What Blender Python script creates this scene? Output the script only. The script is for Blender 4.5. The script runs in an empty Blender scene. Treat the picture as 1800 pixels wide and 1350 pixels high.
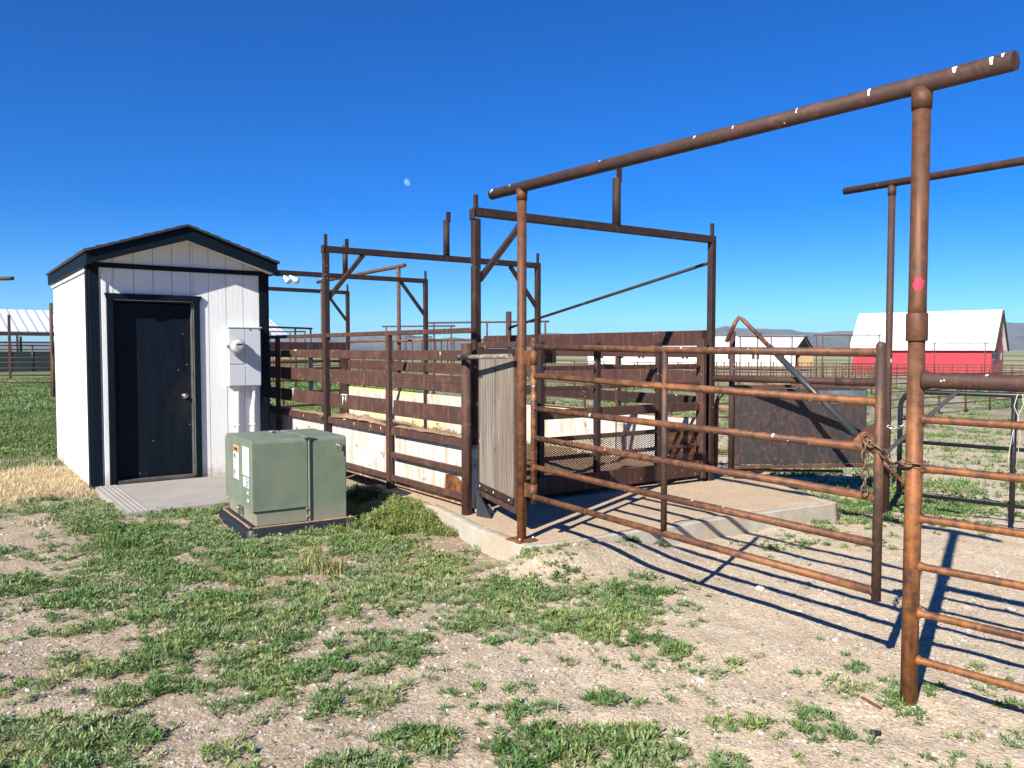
import bpy, math, random
import numpy as np
from mathutils import Vector, Matrix
random.seed(7); rng = np.random.default_rng(11)
R = math.radians
# ------------------------------------------------------------------ camera, sky, sun, exposure
scn = bpy.context.scene
F, CH, HY = 1400.0, 1.55, 614.0                 # focal length in photo pixels, eye height, horizon row
TH = math.atan((675-HY)/F)
cam = bpy.data.cameras.new('camera'); camo = bpy.data.objects.new('camera', cam); scn.collection.objects.link(camo)
cam.sensor_width = 36; cam.lens = 36*F/1800; cam.clip_start = .05; cam.clip_end = 30000
camo.location = (0, 0, CH); camo.rotation_euler = (R(90)-TH, 0, 0); scn.camera = camo
SUN_EL, SUN_AZ = 35.0, 211.7
w = bpy.data.worlds.new('World'); scn.world = w; w.use_nodes = True
nt = w.node_tree; nt.nodes.clear()
sky = nt.nodes.new('ShaderNodeTexSky'); sky.sky_type = 'NISHITA'; sky.sun_disc = False
sky.sun_elevation = R(SUN_EL); sky.sun_rotation = R(SUN_AZ); sky.altitude = 1500; sky.air_density = 1.0; sky.dust_density = .25; sky.ozone_density = 3.0
hs = nt.nodes.new('ShaderNodeHueSaturation'); hs.inputs['Saturation'].default_value = 1.6; hs.inputs['Hue'].default_value = .503
bg = nt.nodes.new('ShaderNodeBackground'); bg.inputs['Strength'].default_value = .068
wo = nt.nodes.new('ShaderNodeOutputWorld')
nt.links.new(sky.outputs[0], hs.inputs['Color']); tn = nt.nodes.new('ShaderNodeMix'); tn.data_type = 'RGBA'; tn.blend_type = 'MULTIPLY'; tn.inputs[0].default_value = 1; tn.inputs[7].default_value = (.33, .69, 1.0, 1)
nt.links.new(hs.outputs[0], tn.inputs[6]); nt.links.new(tn.outputs[2], bg.inputs[0]); nt.links.new(bg.outputs[0], wo.inputs[0])
sl = bpy.data.lights.new('sun', 'SUN'); sl.energy = 5.0; sl.angle = R(.5); sl.color = (1, .945, .85)
so = bpy.data.objects.new('sun', sl); scn.collection.objects.link(so)
el = R(SUN_EL); az = R(SUN_AZ)
SD = Vector((math.sin(az)*math.cos(el), math.cos(az)*math.cos(el), math.sin(el)))
so.rotation_euler = SD.to_track_quat('Z', 'Y').to_euler(); so.location = (0, 0, 30)
scn.view_settings.view_transform = 'Standard'; scn.view_settings.look = 'None'; scn.view_settings.exposure = 1.1; scn.view_settings.gamma = 1
scn.render.engine = 'CYCLES'
scn.cycles.transparent_max_bounces = 16

# ------------------------------------------------------------------ helpers
c_, s_ = math.cos(TH), math.sin(TH)
def ray(px, py):
    v = (675-py)/F; return ((px-900)/F, c_+v*s_, v*c_-s_)
def G(px, py, z=0.0):                            # survey: photo point seen on the level z
    r = ray(px, py); t = (z-CH)/r[2]; return Vector((r[0]*t, r[1]*t, z))
def V3(p, z): return Vector((p[0], p[1], z))
U = Vector((math.cos(R(36)), math.sin(R(36)), 0)); W = Vector((-math.sin(R(36)), math.cos(R(36)), 0)); Z = Vector((0, 0, 1))

def sm(a, b, x):
    t = np.clip((np.asarray(x, float)-a)/(b-a), 0, 1); return t*t*(3-2*t)
def hash2(ix, iy, seed):
    h = (ix.astype(np.int64)*374761393 + iy.astype(np.int64)*668265263 + seed*974634777) & 0xFFFFFFFF
    h = ((h ^ (h >> 13))*1274126177) & 0xFFFFFFFF
    h = (h ^ (h >> 16)) & 0xFFFFFFFF
    return h/4294967295.0
def vnoise(x, y, seed=0):
    x = np.asarray(x, float); y = np.asarray(y, float)
    ix = np.floor(x); iy = np.floor(y); fx = x-ix; fy = y-iy
    fx = fx*fx*(3-2*fx); fy = fy*fy*(3-2*fy)
    a = hash2(ix, iy, seed); b = hash2(ix+1, iy, seed); c = hash2(ix, iy+1, seed); d = hash2(ix+1, iy+1, seed)
    return (a*(1-fx)+b*fx)*(1-fy)+(c*(1-fx)+d*fx)*fy
def fbm(x, y, seed=0, o=4):
    s = 0; a = .5; t = 0
    for i in range(o):
        s = s+a*vnoise(x*2**i, y*2**i, seed+i*17); t += a; a *= .5
    return s/t

def ground_z(x, y):
    x = np.asarray(x, float); y = np.asarray(y, float)
    r = np.sqrt(x*x+y*y)+1e-6
    wr = sm(-.25, .25, x/np.maximum(r, .1))*sm(-.2, .2, y/r)
    rr = np.interp(r, [0, 10, 26, 70, 120, 400, 20000], [0, 0, -.7, -1.0, -2, -3, -4])
    ll = np.interp(r, [0, 22, 100, 400, 20000], [0, .02, -.66, -3, -4])
    z = rr*wr+ll*(1-wr)
    # soil banked against the pen side wall
    return z
def gz(x, y): return float(ground_z(x, y))

class MB:
    def __init__(s): s.v = []; s.f = []; s.sm = []
    def add(s, vs, fs, smooth=False):
        n = len(s.v); s.v += [tuple(v) for v in vs]
        for i, f in enumerate(fs):
            s.f.append([n+k for k in f]); s.sm.append(smooth[i] if isinstance(smooth, list) else smooth)
        return s
    def beam(s, a, b, wd, ht, up=Z, ch=.004):    # bar of width wd, height ht from a to b, chamfered edges
        a = Vector(a); b = Vector(b); d = (b-a).normalized()
        if abs(d.dot(up)) > .98: up = W
        sx = d.cross(up).normalized(); uy = sx.cross(d).normalized()
        h, k = wd/2, ht/2; ch = min(ch, h*.45, k*.45)
        pr = [(-h+ch, -k), (h-ch, -k), (h, -k+ch), (h, k-ch), (h-ch, k), (-h+ch, k), (-h, k-ch), (-h, -k+ch)]
        e = min(ch, (b-a).length*.2)
        q = [(p*(1-ch/h), r*(1-ch/k)) for p, r in pr]
        vs = [a+sx*p+uy*r for p, r in q]+[a+d*e+sx*p+uy*r for p, r in pr]+[b-d*e+sx*p+uy*r for p, r in pr]+[b+sx*p+uy*r for p, r in q]
        fs = [list(range(8))[::-1], list(range(24, 32))]
        for L in (0, 8, 16):
            fs += [[L+i, L+(i+1) % 8, L+8+(i+1) % 8, L+8+i] for i in range(8)]
        return s.add(vs, fs)
    def tube(s, pts, r, n=14, caps=True, hollow=False):
        pts = [Vector(p) for p in pts]; m = len(pts)
        rs = r if isinstance(r, (list, tuple)) else [r]*m
        vs = []; prev = None
        for i, p in enumerate(pts):
            t = (pts[min(i+1, m-1)]-pts[max(i-1, 0)]).normalized()
            if prev is None:
                a = t.cross(Z if abs(t.z) < .9 else W).normalized()
            else:
                a = (prev-t*prev.dot(t)).normalized()
            prev = a; b = t.cross(a)
            for k in range(n):
                q = 2*math.pi*k/n; vs.append(p+(a*math.cos(q)+b*math.sin(q))*rs[i])
        fs = []; smo = []
        for i in range(m-1):
            for k in range(n):
                fs.append([i*n+k, i*n+(k+1) % n, (i+1)*n+(k+1) % n, (i+1)*n+k]); smo.append(True)
        if caps:
            fs.append(list(range(n))[::-1]); smo.append(False); fs.append([(m-1)*n+k for k in range(n)]); smo.append(False)
        return s.add(vs, fs, smo)
    def box(s, c, sx, sy, sz, ax=(U, W, Z), ch=.004):
        c = Vector(c); a = c-ax[0]*sx/2; b = c+ax[0]*sx/2
        return s.beam(a, b, sy, sz, up=ax[2], ch=ch)
    def prism(s, pts, off):                      # polygon + extrusion vector
        n = len(pts); pts = [Vector(p) for p in pts]; off = Vector(off)
        fs = [list(range(n))[::-1], [n+i for i in range(n)]]+[[i, (i+1) % n, n+(i+1) % n, n+i] for i in range(n)]
        return s.add(pts+[p+off for p in pts], fs)
    def ball(s, c, r, n=10, sc=(1, 1, 1)):
        c = Vector(c); vs = []; fs = []
        for i in range(n+1):
            th = math.pi*i/n
            for k in range(n*2):
                ph = math.pi*k/n; vs.append(c+Vector((math.sin(th)*math.cos(ph)*sc[0], math.sin(th)*math.sin(ph)*sc[1], math.cos(th)*sc[2]))*r)
        m = n*2
        for i in range(n):
            for k in range(m): fs.append([i*m+k, (i+1)*m+k, (i+1)*m+(k+1) % m, i*m+(k+1) % m])
        return s.add(vs, fs, True)

col = scn.collection
def thing(name, loc, label, cat, group=None, kind=None):
    o = bpy.data.objects.new(name, None); col.objects.link(o); o.location = loc; o.empty_display_size = .2
    tag(o, label, cat, group, kind); return o
def tag(o, label=None, cat=None, group=None, kind=None):
    if label: o['label'] = label
    if cat: o['category'] = cat
    if group: o['group'] = group
    if kind: o['kind'] = kind
    return o
def _base(p):
    x = y = z = 0
    while p is not None: x += p.location.x; y += p.location.y; z += p.location.z; p = p.parent
    return Vector((x, y, z))
def part(name, mb, m, parent=None, label=None):
    off = _base(parent) if parent else Vector((0, 0, 0))
    vs = np.array(mb.v, float)
    if parent is None:
        off = Vector((vs[:, 0].mean(), vs[:, 1].mean(), vs[:, 2].min()))
    vs = vs-np.array(off)
    me = bpy.data.meshes.new(name); me.from_pydata(vs.tolist(), [], mb.f)
    me.polygons.foreach_set('use_smooth', mb.sm); me.update()
    me.materials.append(m)
    o = bpy.data.objects.new(name, me); col.objects.link(o)
    if parent: o.parent = parent
    else: o.location = off
    if label: o['label'] = label
    return o
def big_mesh(name, vs, tris, m, colors=None, smooth=False, nv=3):
    me = bpy.data.meshes.new(name); vs = np.asarray(vs, np.float32); tris = np.asarray(tris, np.int32)
    me.vertices.add(len(vs)); me.vertices.foreach_set('co', vs.ravel())
    me.loops.add(tris.size); me.loops.foreach_set('vertex_index', tris.ravel())
    me.polygons.add(len(tris)); me.polygons.foreach_set('loop_start', np.arange(0, tris.size, nv, dtype=np.int32))
    me.polygons.foreach_set('use_smooth', np.full(len(tris), smooth))
    me.update(calc_edges=True)
    if colors is not None:
        ca = me.color_attributes.new('tint', 'FLOAT_COLOR', 'POINT')
        ca.data.foreach_set('color', np.asarray(colors, np.float32).ravel())
    me.materials.append(m); me.validate()
    o = bpy.data.objects.new(name, me); col.objects.link(o); return o

# ------------------------------------------------------------------ materials
class Mat:
    def __init__(s, name, rough=.7, metal=0, spec=.4):
        s.m = bpy.data.materials.new(name); s.m.use_nodes = True; s.t = s.m.node_tree; s.n = s.t.nodes
        s.b = s.n['Principled BSDF']; s.b.inputs['Roughness'].default_value = rough; s.b.inputs['Metallic'].default_value = metal
        s.b.inputs['Specular IOR Level'].default_value = spec
        g = s.n.new('ShaderNodeNewGeometry'); s.pos = g.outputs['Position']; s.geo = g
    def link(s, a, b): s.t.links.new(a, b); return s
    def mapv(s, sc, rot=(0, 0, 0)):
        m = s.n.new('ShaderNodeMapping'); m.inputs['Scale'].default_value = sc; m.inputs['Rotation'].default_value = rot; s.link(s.pos, m.inputs[0]); return m.outputs[0]
    def noise(s, scale, detail=6, rough=.6, vec=None, dist=0):
        n = s.n.new('ShaderNodeTexNoise'); n.inputs['Scale'].default_value = scale; n.inputs['Detail'].default_value = detail
        n.inputs['Roughness'].default_value = rough; n.inputs['Distortion'].default_value = dist; s.link(vec or s.pos, n.inputs['Vector']); return n.outputs['Fac']
    def vor(s, scale, vec=None, feat='F1', out='Distance'):
        n = s.n.new('ShaderNodeTexVoronoi'); n.feature = feat; n.inputs['Scale'].default_value = scale; s.link(vec or s.pos, n.inputs['Vector']); return n.outputs[out]
    def ramp(s, f, stops, interp='LINEAR'):
        r = s.n.new('ShaderNodeValToRGB'); r.color_ramp.interpolation = interp
        e = r.color_ramp.elements
        while len(e) < len(stops): e.new(.5)
        for i, (p, c) in enumerate(stops):
            e[i].position = p; e[i].color = (c, c, c, 1) if isinstance(c, (int, float)) else (*c, 1)
        s.link(f, r.inputs[0]); return r.outputs[0]
    def mix(s, f, a, b, mode='MIX'):
        m = s.n.new('ShaderNodeMix'); m.data_type = 'RGBA'; m.blend_type = mode
        if isinstance(f, (int, float)): m.inputs[0].default_value = f
        else: s.link(f, m.inputs[0])
        for i, x in ((6, a), (7, b)):
            if isinstance(x, tuple): m.inputs[i].default_value = (*x, 1)
            else: s.link(x, m.inputs[i])
        return m.outputs[2]
    def math(s, op, a, b=0.0, clamp=False):
        m = s.n.new('ShaderNodeMath'); m.operation = op; m.use_clamp = clamp
        for i, x in ((0, a), (1, b)):
            if isinstance(x, (int, float)): m.inputs[i].default_value = x
            else: s.link(x, m.inputs[i])
        return m.outputs[0]
    def sep(s):
        x = s.n.new('ShaderNodeSeparateXYZ'); s.link(s.pos, x.inputs[0]); return x.outputs
    def color(s, c):
        if isinstance(c, tuple): s.b.inputs['Base Color'].default_value = (*c, 1)
        else: s.link(c, s.b.inputs['Base Color'])
        return s
    def bump(s, h, st=.3, d=.01):
        b = s.n.new('ShaderNodeBump'); b.inputs['Strength'].default_value = st; b.inputs['Distance'].default_value = d
        s.link(h, b.inputs['Height']); s.link(b.outputs[0], s.b.inputs['Normal']); return s

def rust(name, dark, mid, org, lo=.5, hi=.72, drops=.0, streak=.35, rough=.72, sc=7, metal=.25, zfade=False, st=(1, 1, 1)):
    m = Mat(name, rough, metal, .35)
    n1 = m.noise(sc, 8, .65, dist=.4, vec=m.mapv(st)); n2 = m.noise(sc*9, 6, .7)
    n3 = m.noise(3.0, 5, .65, vec=m.mapv((8, 8, .7)))
    base = m.mix(m.ramp(n2, [(.3, 0.), (.7, 1.)]), dark, mid)
    f = m.math('ADD', n1, m.math('MULTIPLY', m.math('SUBTRACT', n2, .5), .6))
    fo = m.ramp(f, [(lo, 0.), (hi, 1.)])
    if zfade: fo = m.math('MULTIPLY', fo, m.ramp(m.math('MULTIPLY', m.sep()[2], .5), [(.45, 1.), (.85, .12)]))
    c = m.mix(fo, base, org)
    lite = (mid[0]*1.9+.03, mid[1]*1.7+.015, mid[2]*1.3+.01)
    c = m.mix(m.math('MULTIPLY', m.ramp(n3, [(.55, 0.), (.68, 1.)]), streak), c, lite)
    if drops:
        v = m.vor(9, vec=m.mapv((1, 1, .45))); mask = m.noise(1.7, 2)
        v2 = m.vor(26); k = m.math('MULTIPLY', m.ramp(v, [(.06+drops*.05, 1.), (.08+drops*.05, 0.)]), m.ramp(mask, [(.5, 0.), (.56, 1.)]))
        k2 = m.math('MULTIPLY', m.ramp(v2, [(.1, 1.), (.13, 0.)]), m.ramp(m.noise(4.1, 2), [(.6, 0.), (.63, 1.)]))
        c = m.mix(m.math('MAXIMUM', k, k2), c, (.62, .6, .54))
    m.color(c); m.bump(m.math('ADD', n2, m.math('MULTIPLY', n1, .7)), .35, .004)
    m.link(m.ramp(n2, [(.2, rough-.14), (.8, rough+.12)]), m.b.inputs['Roughness']); return m.m
M = {}
M['gate'] = rust('rusty_gate_pipe', (.05, .028, .022), (.13, .054, .028), (.3, .125, .045), .42, .74, .12, .3, .6, sc=2.0, st=(.7, .7, 8))
M['post'] = rust('rusty_post_pipe', (.055, .03, .02), (.13, .052, .026), (.37, .14, .035), .42, .78, .0, .35, .62, zfade=True, sc=2.2, st=(6, 6, 1))
M['stile'] = rust('dark_pipe', (.045, .034, .03), (.085, .05, .036), (.22, .09, .035), .5, .78, .15, .3, .6, sc=2.2, st=(6, 6, 1))
M['beam'] = rust('weathered_pipe', (.04, .023, .02), (.075, .038, .028), (.14, .06, .035), .55, .8, .15, .3, .7)
M['frame'] = rust('frame_tube', (.02, .014, .013), (.045, .025, .021), (.09, .05, .035), .55, .8, .25, .45, .7)
M['plank'] = rust('plate_plank', (.05, .026, .022), (.085, .042, .032), (.17, .08, .045), .52, .8, .12, .7, .74)
M['plankd'] = rust('plate_plank_dark', (.045, .02, .018), (.075, .034, .028), (.17, .085, .06), .6, .85, .12, .8, .74)
M['wallrust'] = rust('far_pipe', (.05, .028, .022), (.09, .045, .032), (.16, .07, .04), .5, .8, 0, .2, .8, metal=0)
M['bolt'] = Mat('zinc_bolt', .35, .9).color((.5, .5, .5)).m

def paint(name, c, rough=.55, var=.12, bump=.15, sc=3, streak=.25, dirt=(.25, .22, .18), metal=0., splash=False):
    m = Mat(name, rough, metal, .4)
    n1 = m.noise(sc, 5); n2 = m.noise(2.2, 6, .65, vec=m.mapv((22, 22, .8))); n3 = m.noise(60, 4)
    d = tuple(x*(1-var*2) for x in c)
    k = m.mix(m.ramp(n1, [(.3, 0.), (.7, 1.)]), d, c)
    k = m.mix(m.math('MULTIPLY', m.ramp(n2, [(.5, 0.), (.75, 1.)]), streak), k, tuple(a*.6+b*.4 for a, b in zip(c, dirt)))
    if splash:
        f = m.math('ADD', m.sep()[2], m.math('MULTIPLY', m.math('SUBTRACT', m.noise(14, 7, .8), .5), .55))
        k = m.mix(m.ramp(f, [(.0, .75), (.2, 0.)]), k, (.36, .29, .21))
        k = m.mix(m.math('MULTIPLY', m.ramp(m.noise(1.5, 8, .8, vec=m.mapv((40, 40, 2))), [(.62, 0.), (.7, 1.)]), .35), k, (.35, .37, .4))
    m.color(k).bump(m.math('ADD', n2, m.math('MULTIPLY', n3, .4)), bump, .003); return m.m
M['white'] = paint('white_siding_paint', (.71, .71, .685), .65, .04, .8, 3, .5, (.42, .44, .47), splash=True)
M['navy'] = paint('navy_trim_paint', (.003, .008, .015), .6, .15, .25, 5, .2, (.03, .035, .04))
M['navy'].node_tree.nodes['Principled BSDF'].inputs['Specular IOR Level'].default_value = .12
m = Mat('dark_blue_door', .55, 0, .12)
p = m.sep(); n1 = m.noise(3, 7, .65); n2 = m.noise(2.5, 6, .7, vec=m.mapv((6, 6, 1.2)))
k = m.mix(m.ramp(n2, [(.35, 0.), (.75, 1.)]), (.002, .005, .01), (.006, .012, .02))
k = m.mix(m.math('MULTIPLY', m.ramp(m.noise(14, 6, .75), [(.55, 0.), (.8, 1.)]), .3), k, (.045, .042, .036))
k = m.mix(m.math('MULTIPLY', m.ramp(m.vor(9), [(.035, 1.), (.05, 0.)]), m.ramp(m.noise(2), [(.52, 0.), (.56, 1.)])), k, (.5, .5, .35))
f2 = m.n.new('ShaderNodeVectorMath'); f2.operation = 'DISTANCE'; m.link(m.mapv((1, 1, .6)), f2.inputs[0]); f2.inputs[1].default_value = (-3.81, 9.37, .55)
ff = m.math('ADD', f2.outputs['Value'], m.math('MULTIPLY', m.math('SUBTRACT', m.noise(8, 7, .8), .5), .5))
k = m.mix(m.ramp(ff, [(.02, .4), (.25, 0.)]), k, (.035, .03, .025))
m.color(k).bump(n1, .1, .003); M['door'] = m.m
M['jamb'] = paint('grey_door_jamb', (.09, .08, .075), .6, .3, .3, 6, .5)
M['shingle'] = None
m = Mat('dark_shingle', .9)
b = m.n.new('ShaderNodeTexBrick'); b.inputs['Scale'].default_value = 7; b.inputs['Mortar Size'].default_value = .01
m.link(m.mapv((1, 1, 1), (0, 0, R(-36))), b.inputs['Vector']); b.inputs['Color1'].default_value = (.02, .022, .026, 1); b.inputs['Color2'].default_value = (.035, .036, .04, 1); b.inputs['Mortar'].default_value = (.008, .008, .01, 1)
m.color(m.mix(m.math('MULTIPLY', m.noise(60, 3), .5), b.outputs[0], (.06, .06, .06))).bump(m.noise(80, 3), .5, .004); M['shingle'] = m.m
M['boxgrey'] = paint('grey_enclosure', (.5, .52, .54), .45, .05, .05, 4, .12)
M['conduit'] = paint('white_conduit', (.66, .66, .65), .5, .05, .05)
M['meterbody'] = paint('meter_ring', (.45, .45, .42), .4, .1, .1, 9)
m = Mat('meter_glass', .12, 0, .6); m.color((.2, .22, .2)); M['glass'] = m.m
M['lampglass'] = Mat('lamp_reflector', .25, 0, .6).color((.75, .75, .72)).m
M['chrome'] = Mat('worn_chrome', .3, .95).color((.5, .48, .42)).m
M['black'] = paint('black_paint', (.012, .014, .018), .42, .2, .1, 8, .15)
M['rubber'] = paint('black_pad', (.012, .014, .019), .5, .15, .15, 6, .3, (.2, .17, .13))
# transformer green
m = Mat('faded_green_paint', .5, 0, .45)
n1 = m.noise(4, 6, .65); n2 = m.noise(2, 6, .65, vec=m.mapv((9, 9, 1.4)))
k = m.mix(m.ramp(n1, [(.3, 0.), (.7, 1.)]), (.11, .145, .1), (.155, .19, .135))
k = m.mix(m.math('MULTIPLY', m.ramp(n2, [(.5, 0.), (.8, 1.)]), .55), k, (.19, .215, .15))
k = m.mix(m.math('MULTIPLY', m.ramp(m.noise(25, 6, .8, dist=2), [(.62, 0.), (.72, 1.)]), .5), k, (.07, .09, .07))
k = m.mix(m.math('MULTIPLY', m.ramp(m.noise(2.3, 4, .6), [(.5, 0.), (.7, 1.)]), .3), k, (.2, .19, .14))
f = m.math('ADD', m.sep()[2], m.math('MULTIPLY', m.math('SUBTRACT', m.noise(11, 7, .8), .5), .4))
k = m.mix(m.ramp(f, [(.1, .7), (.26, 0.)]), k, (.27, .23, .17))
m.color(k).bump(m.math('ADD', m.noise(90, 3), m.math('MULTIPLY', n1, 2)), .12, .002); M['green'] = m.m
M['sticker'] = paint('white_sticker', (.72, .72, .72), .4, .02, .0, 5, .05)
M['orange'] = paint('orange_sticker', (.75, .22, .03), .4, .05, .0)
M['ink'] = Mat('sticker_ink', .5).color((.03, .04, .09)).m
M['redink'] = Mat('sticker_red', .5).color((.45, .04, .04)).m
# dirt
def dirt(name, cols, bs=.5, fine=60):
    m = Mat(name, .95, 0, .15)
    big = m.noise(.55, 6, .6); mid = m.noise(4, 7, .7); fi = m.noise(fine, 6, .75); v = m.vor(fine*1.3, out='Color'); vd = m.vor(fine*1.3)
    k = m.mix(m.ramp(big, [(.35, 0.), (.65, 1.)]), cols[0], cols[1])
    k = m.mix(m.ramp(mid, [(.35, 0.), (.7, 1.)]), k, cols[2])
    sp = m.n.new('ShaderNodeSeparateColor'); m.link(v, sp.inputs[0])
    k = m.mix(m.math('MULTIPLY', m.ramp(sp.outputs[0], [(.72, 0.), (.9, 1.)]), .55), k, cols[3])
    k = m.mix(m.math('MULTIPLY', m.ramp(sp.outputs[1], [(.82, 0.), (.95, 1.)]), .5), k, cols[4])
    k = m.mix(m.math('MULTIPLY', m.ramp(fi, [(.4, 1.), (.6, 0.)]), .35), k, tuple(x*.55 for x in cols[1]))
    m.color(k)
    h = m.math('ADD', m.math('MULTIPLY', fi, .9), m.math('MULTIPLY', m.ramp(vd, [(0., 1.), (.5, 0.)]), .6))
    m.bump(m.math('ADD', h, mid), bs, .012); return m
M['concrete'] = None
def concrete(name, a, b, d, edge=.5):
    m = Mat(name, .9, 0, .2); n1 = m.noise(2.5, 7, .65); n2 = m.noise(55, 5, .7)
    k = m.mix(m.ramp(n1, [(.3, 0.), (.7, 1.)]), a, b)
    k = m.mix(m.math('MULTIPLY', m.ramp(m.noise(1.3, 5, .6), [(.42, 0.), (.6, 1.)]), edge), k, d)
    k = m.mix(m.math('MULTIPLY', m.ramp(n2, [(.35, 1.), (.55, 0.)]), .3), k, tuple(x*.6 for x in a))
    m.color(k).bump(m.math('ADD', n2, m.math('MULTIPLY', n1, 2.)), .35, .006); return m.m
M['concrete'] = concrete('dusty_concrete', (.33, .295, .24), (.44, .4, .33), (.36, .28, .19), .85)
M['step'] = concrete('grey_step_concrete', (.27, .25, .23), (.33, .31, .285), (.3, .25, .2), .3)
M['rock'] = concrete('pale_rock', (.4, .38, .36), (.55, .53, .5), (.3, .26, .22), .5)
M['rockbrown'] = concrete('brown_rock', (.2, .15, .12), (.3, .24, .19), (.15, .12, .1), .5)
m = dirt('manure_dirt', [(.26, .165, .095), (.21, .135, .08), (.32, .22, .14), (.4, .3, .2), (.12, .08, .05)]); M['manure'] = m.m
# white pen panel: stained white enamel with rust blooms
def panel(name, yellow):
    m = Mat(name, .5, 0, .4); n1 = m.noise(3, 6, .6)
    k = m.mix(m.ramp(n1, [(.3, 0.), (.7, 1.)]), (.43, .42, .39), (.53, .52, .49))
    k = m.mix(m.math('MULTIPLY', m.ramp(m.noise(2, 6, .65, vec=m.mapv((6, 6, 1.2))), [(.46, 0.), (.64, 1.)]), .65), k, (.34, .25, .13))
    k = m.mix(m.math('MULTIPLY', m.ramp(m.noise(3, 7, .75, vec=m.mapv((14, 14, 1.1))), [(.6, 0.), (.68, 1.)]), .7), k, (.22, .12, .06))
    if yellow:
        z = m.sep()[2]
        f = m.math('ADD', z, m.math('MULTIPLY', m.math('SUBTRACT', m.noise(9, 5, .7), .5), .22))
        k = m.mix(m.math('MULTIPLY', m.math('ADD', m.ramp(f, [(.70, 0.), (.74, 1.)]), m.math('MULTIPLY', m.ramp(f, [(.36, 1.), (.42, 0.)]), .6), True), m.ramp(m.noise(1.3, 4), [(.42, .1), (.6, 1.)])), k, (.66, .56, .2))
    k = m.mix(m.ramp(m.noise(4.5, 9, .8, dist=.3), [(.58, 0.), (.62, 1.)]), k, (.2, .09, .035))
    z = m.sep()[2]
    f = m.math('ADD', z, m.math('MULTIPLY', m.math('SUBTRACT', m.noise(12, 6, .75), .5), .5))
    k = m.mix(m.ramp(f, [(.2, 1.), (.26, 0.)]), k, (.22, .13, .075))
    k = m.mix(m.math('MULTIPLY', m.ramp(m.vor(5, vec=m.mapv((1, 1, .2))), [(.03, 1.), (.05, 0.)]), .8), k, (.12, .08, .05))
    m.color(k).bump(n1, .1, .004); return m.m
M['panel'] = panel('stained_white_panel', False); M['panely'] = panel('yellow_stained_panel', True)
# weathered wood
for nm, lo_, hi_, wm in (('wood', (.1, .085, .07), (.27, .24, .2), (.12, .095, .07)), ('wood2', (.1, .08, .062), (.27, .225, .18), (.13, .095, .07))):
    m = Mat('weathered_board_'+nm, .9, 0, .15)
    n1 = m.noise(3, 8, .72, vec=m.mapv((10, 10, .5)), dist=1.6); n2 = m.noise(2, 4, .6, vec=m.mapv((7, 7, .6)), dist=1.5)
    wv = m.n.new('ShaderNodeTexWave'); wv.wave_type = 'RINGS'; wv.inputs['Scale'].default_value = 1.0; wv.inputs['Distortion'].default_value = 9; wv.inputs['Detail'].default_value = 3; m.link(m.mapv((7, 7, .6)), wv.inputs['Vector'])
    k = m.mix(m.ramp(n1, [(.32, 0.), (.66, 1.)]), lo_, hi_)
    k = m.mix(m.math('MULTIPLY', m.ramp(wv.outputs['Fac'], [(.45, 0.), (.6, 1.)]), .55), k, wm)
    k = m.mix(m.math('MULTIPLY', m.ramp(n2, [(.48, 0.), (.66, 1.)]), .5), k, tuple(x*1.15 for x in hi_))
    k = m.mix(m.ramp(m.vor(2.6, vec=m.mapv((1.4, 1.4, .8))), [(.035, 1.), (.07, 0.)]), k, (.05, .035, .025))
    k = m.mix(m.math('MULTIPLY', m.ramp(m.noise(2.5, 8, .8, vec=m.mapv((40, 40, 1.2))), [(.6, 0.), (.66, 1.)]), .8), k, (.035, .03, .025))
    m.color(k).bump(m.math('ADD', n1, m.math('MULTIPLY', wv.outputs['Fac'], .5)), .45, .006); M[nm] = m.m
# sheet steel
m = Mat('blued_sheet_steel', .55, .35, .4)
n1 = m.noise(2.2, 8, .7); n2 = m.noise(4.5, 9, .8, dist=2.5, vec=m.mapv((2.2, 2.2, 1)))
k = m.mix(m.ramp(n1, [(.35, 0.), (.65, 1.)]), (.022, .025, .031), (.042, .034, .033))
k = m.mix(m.math('MULTIPLY', m.ramp(n2, [(.5, 0.), (.68, 1.)]), .8), k, (.17, .07, .035))
k = m.mix(m.math('MULTIPLY', m.ramp(m.noise(11, 9, .8, dist=3), [(.6, 0.), (.68, 1.)]), .5), k, (.3, .16, .09))
m.color(k).bump(n1, .3, .02); M['sheet'] = m.m
M['bluepatch'] = paint('faded_blue_patch', (.09, .14, .17), .6, .3, .2, 9, .6, (.15, .08, .05))
M['greypipe'] = paint('grey_steel_pipe', (.05, .055, .06), .4, .15, .1, 6, .3, metal=.3)
M['lichen'] = rust('lichen_pipe', (.06, .05, .04), (.2, .17, .13), (.3, .3, .24), .5, .65, 0, .2, .8, 20, .1)
M['chain'] = rust('rusty_chain', (.09, .06, .04), (.2, .14, .1), (.3, .16, .08), .5, .75, 0, .2, .5, 20, .6)
M['rope'] = Mat('cream_rope', .9).color((.42, .38, .28)).m
M['redspray'] = Mat('red_spray_paint', .6).color((.42, .03, .06)).m
M['whitepaint'] = Mat('bird_dropping', .9).color((.66, .65, .6)).m
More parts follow.
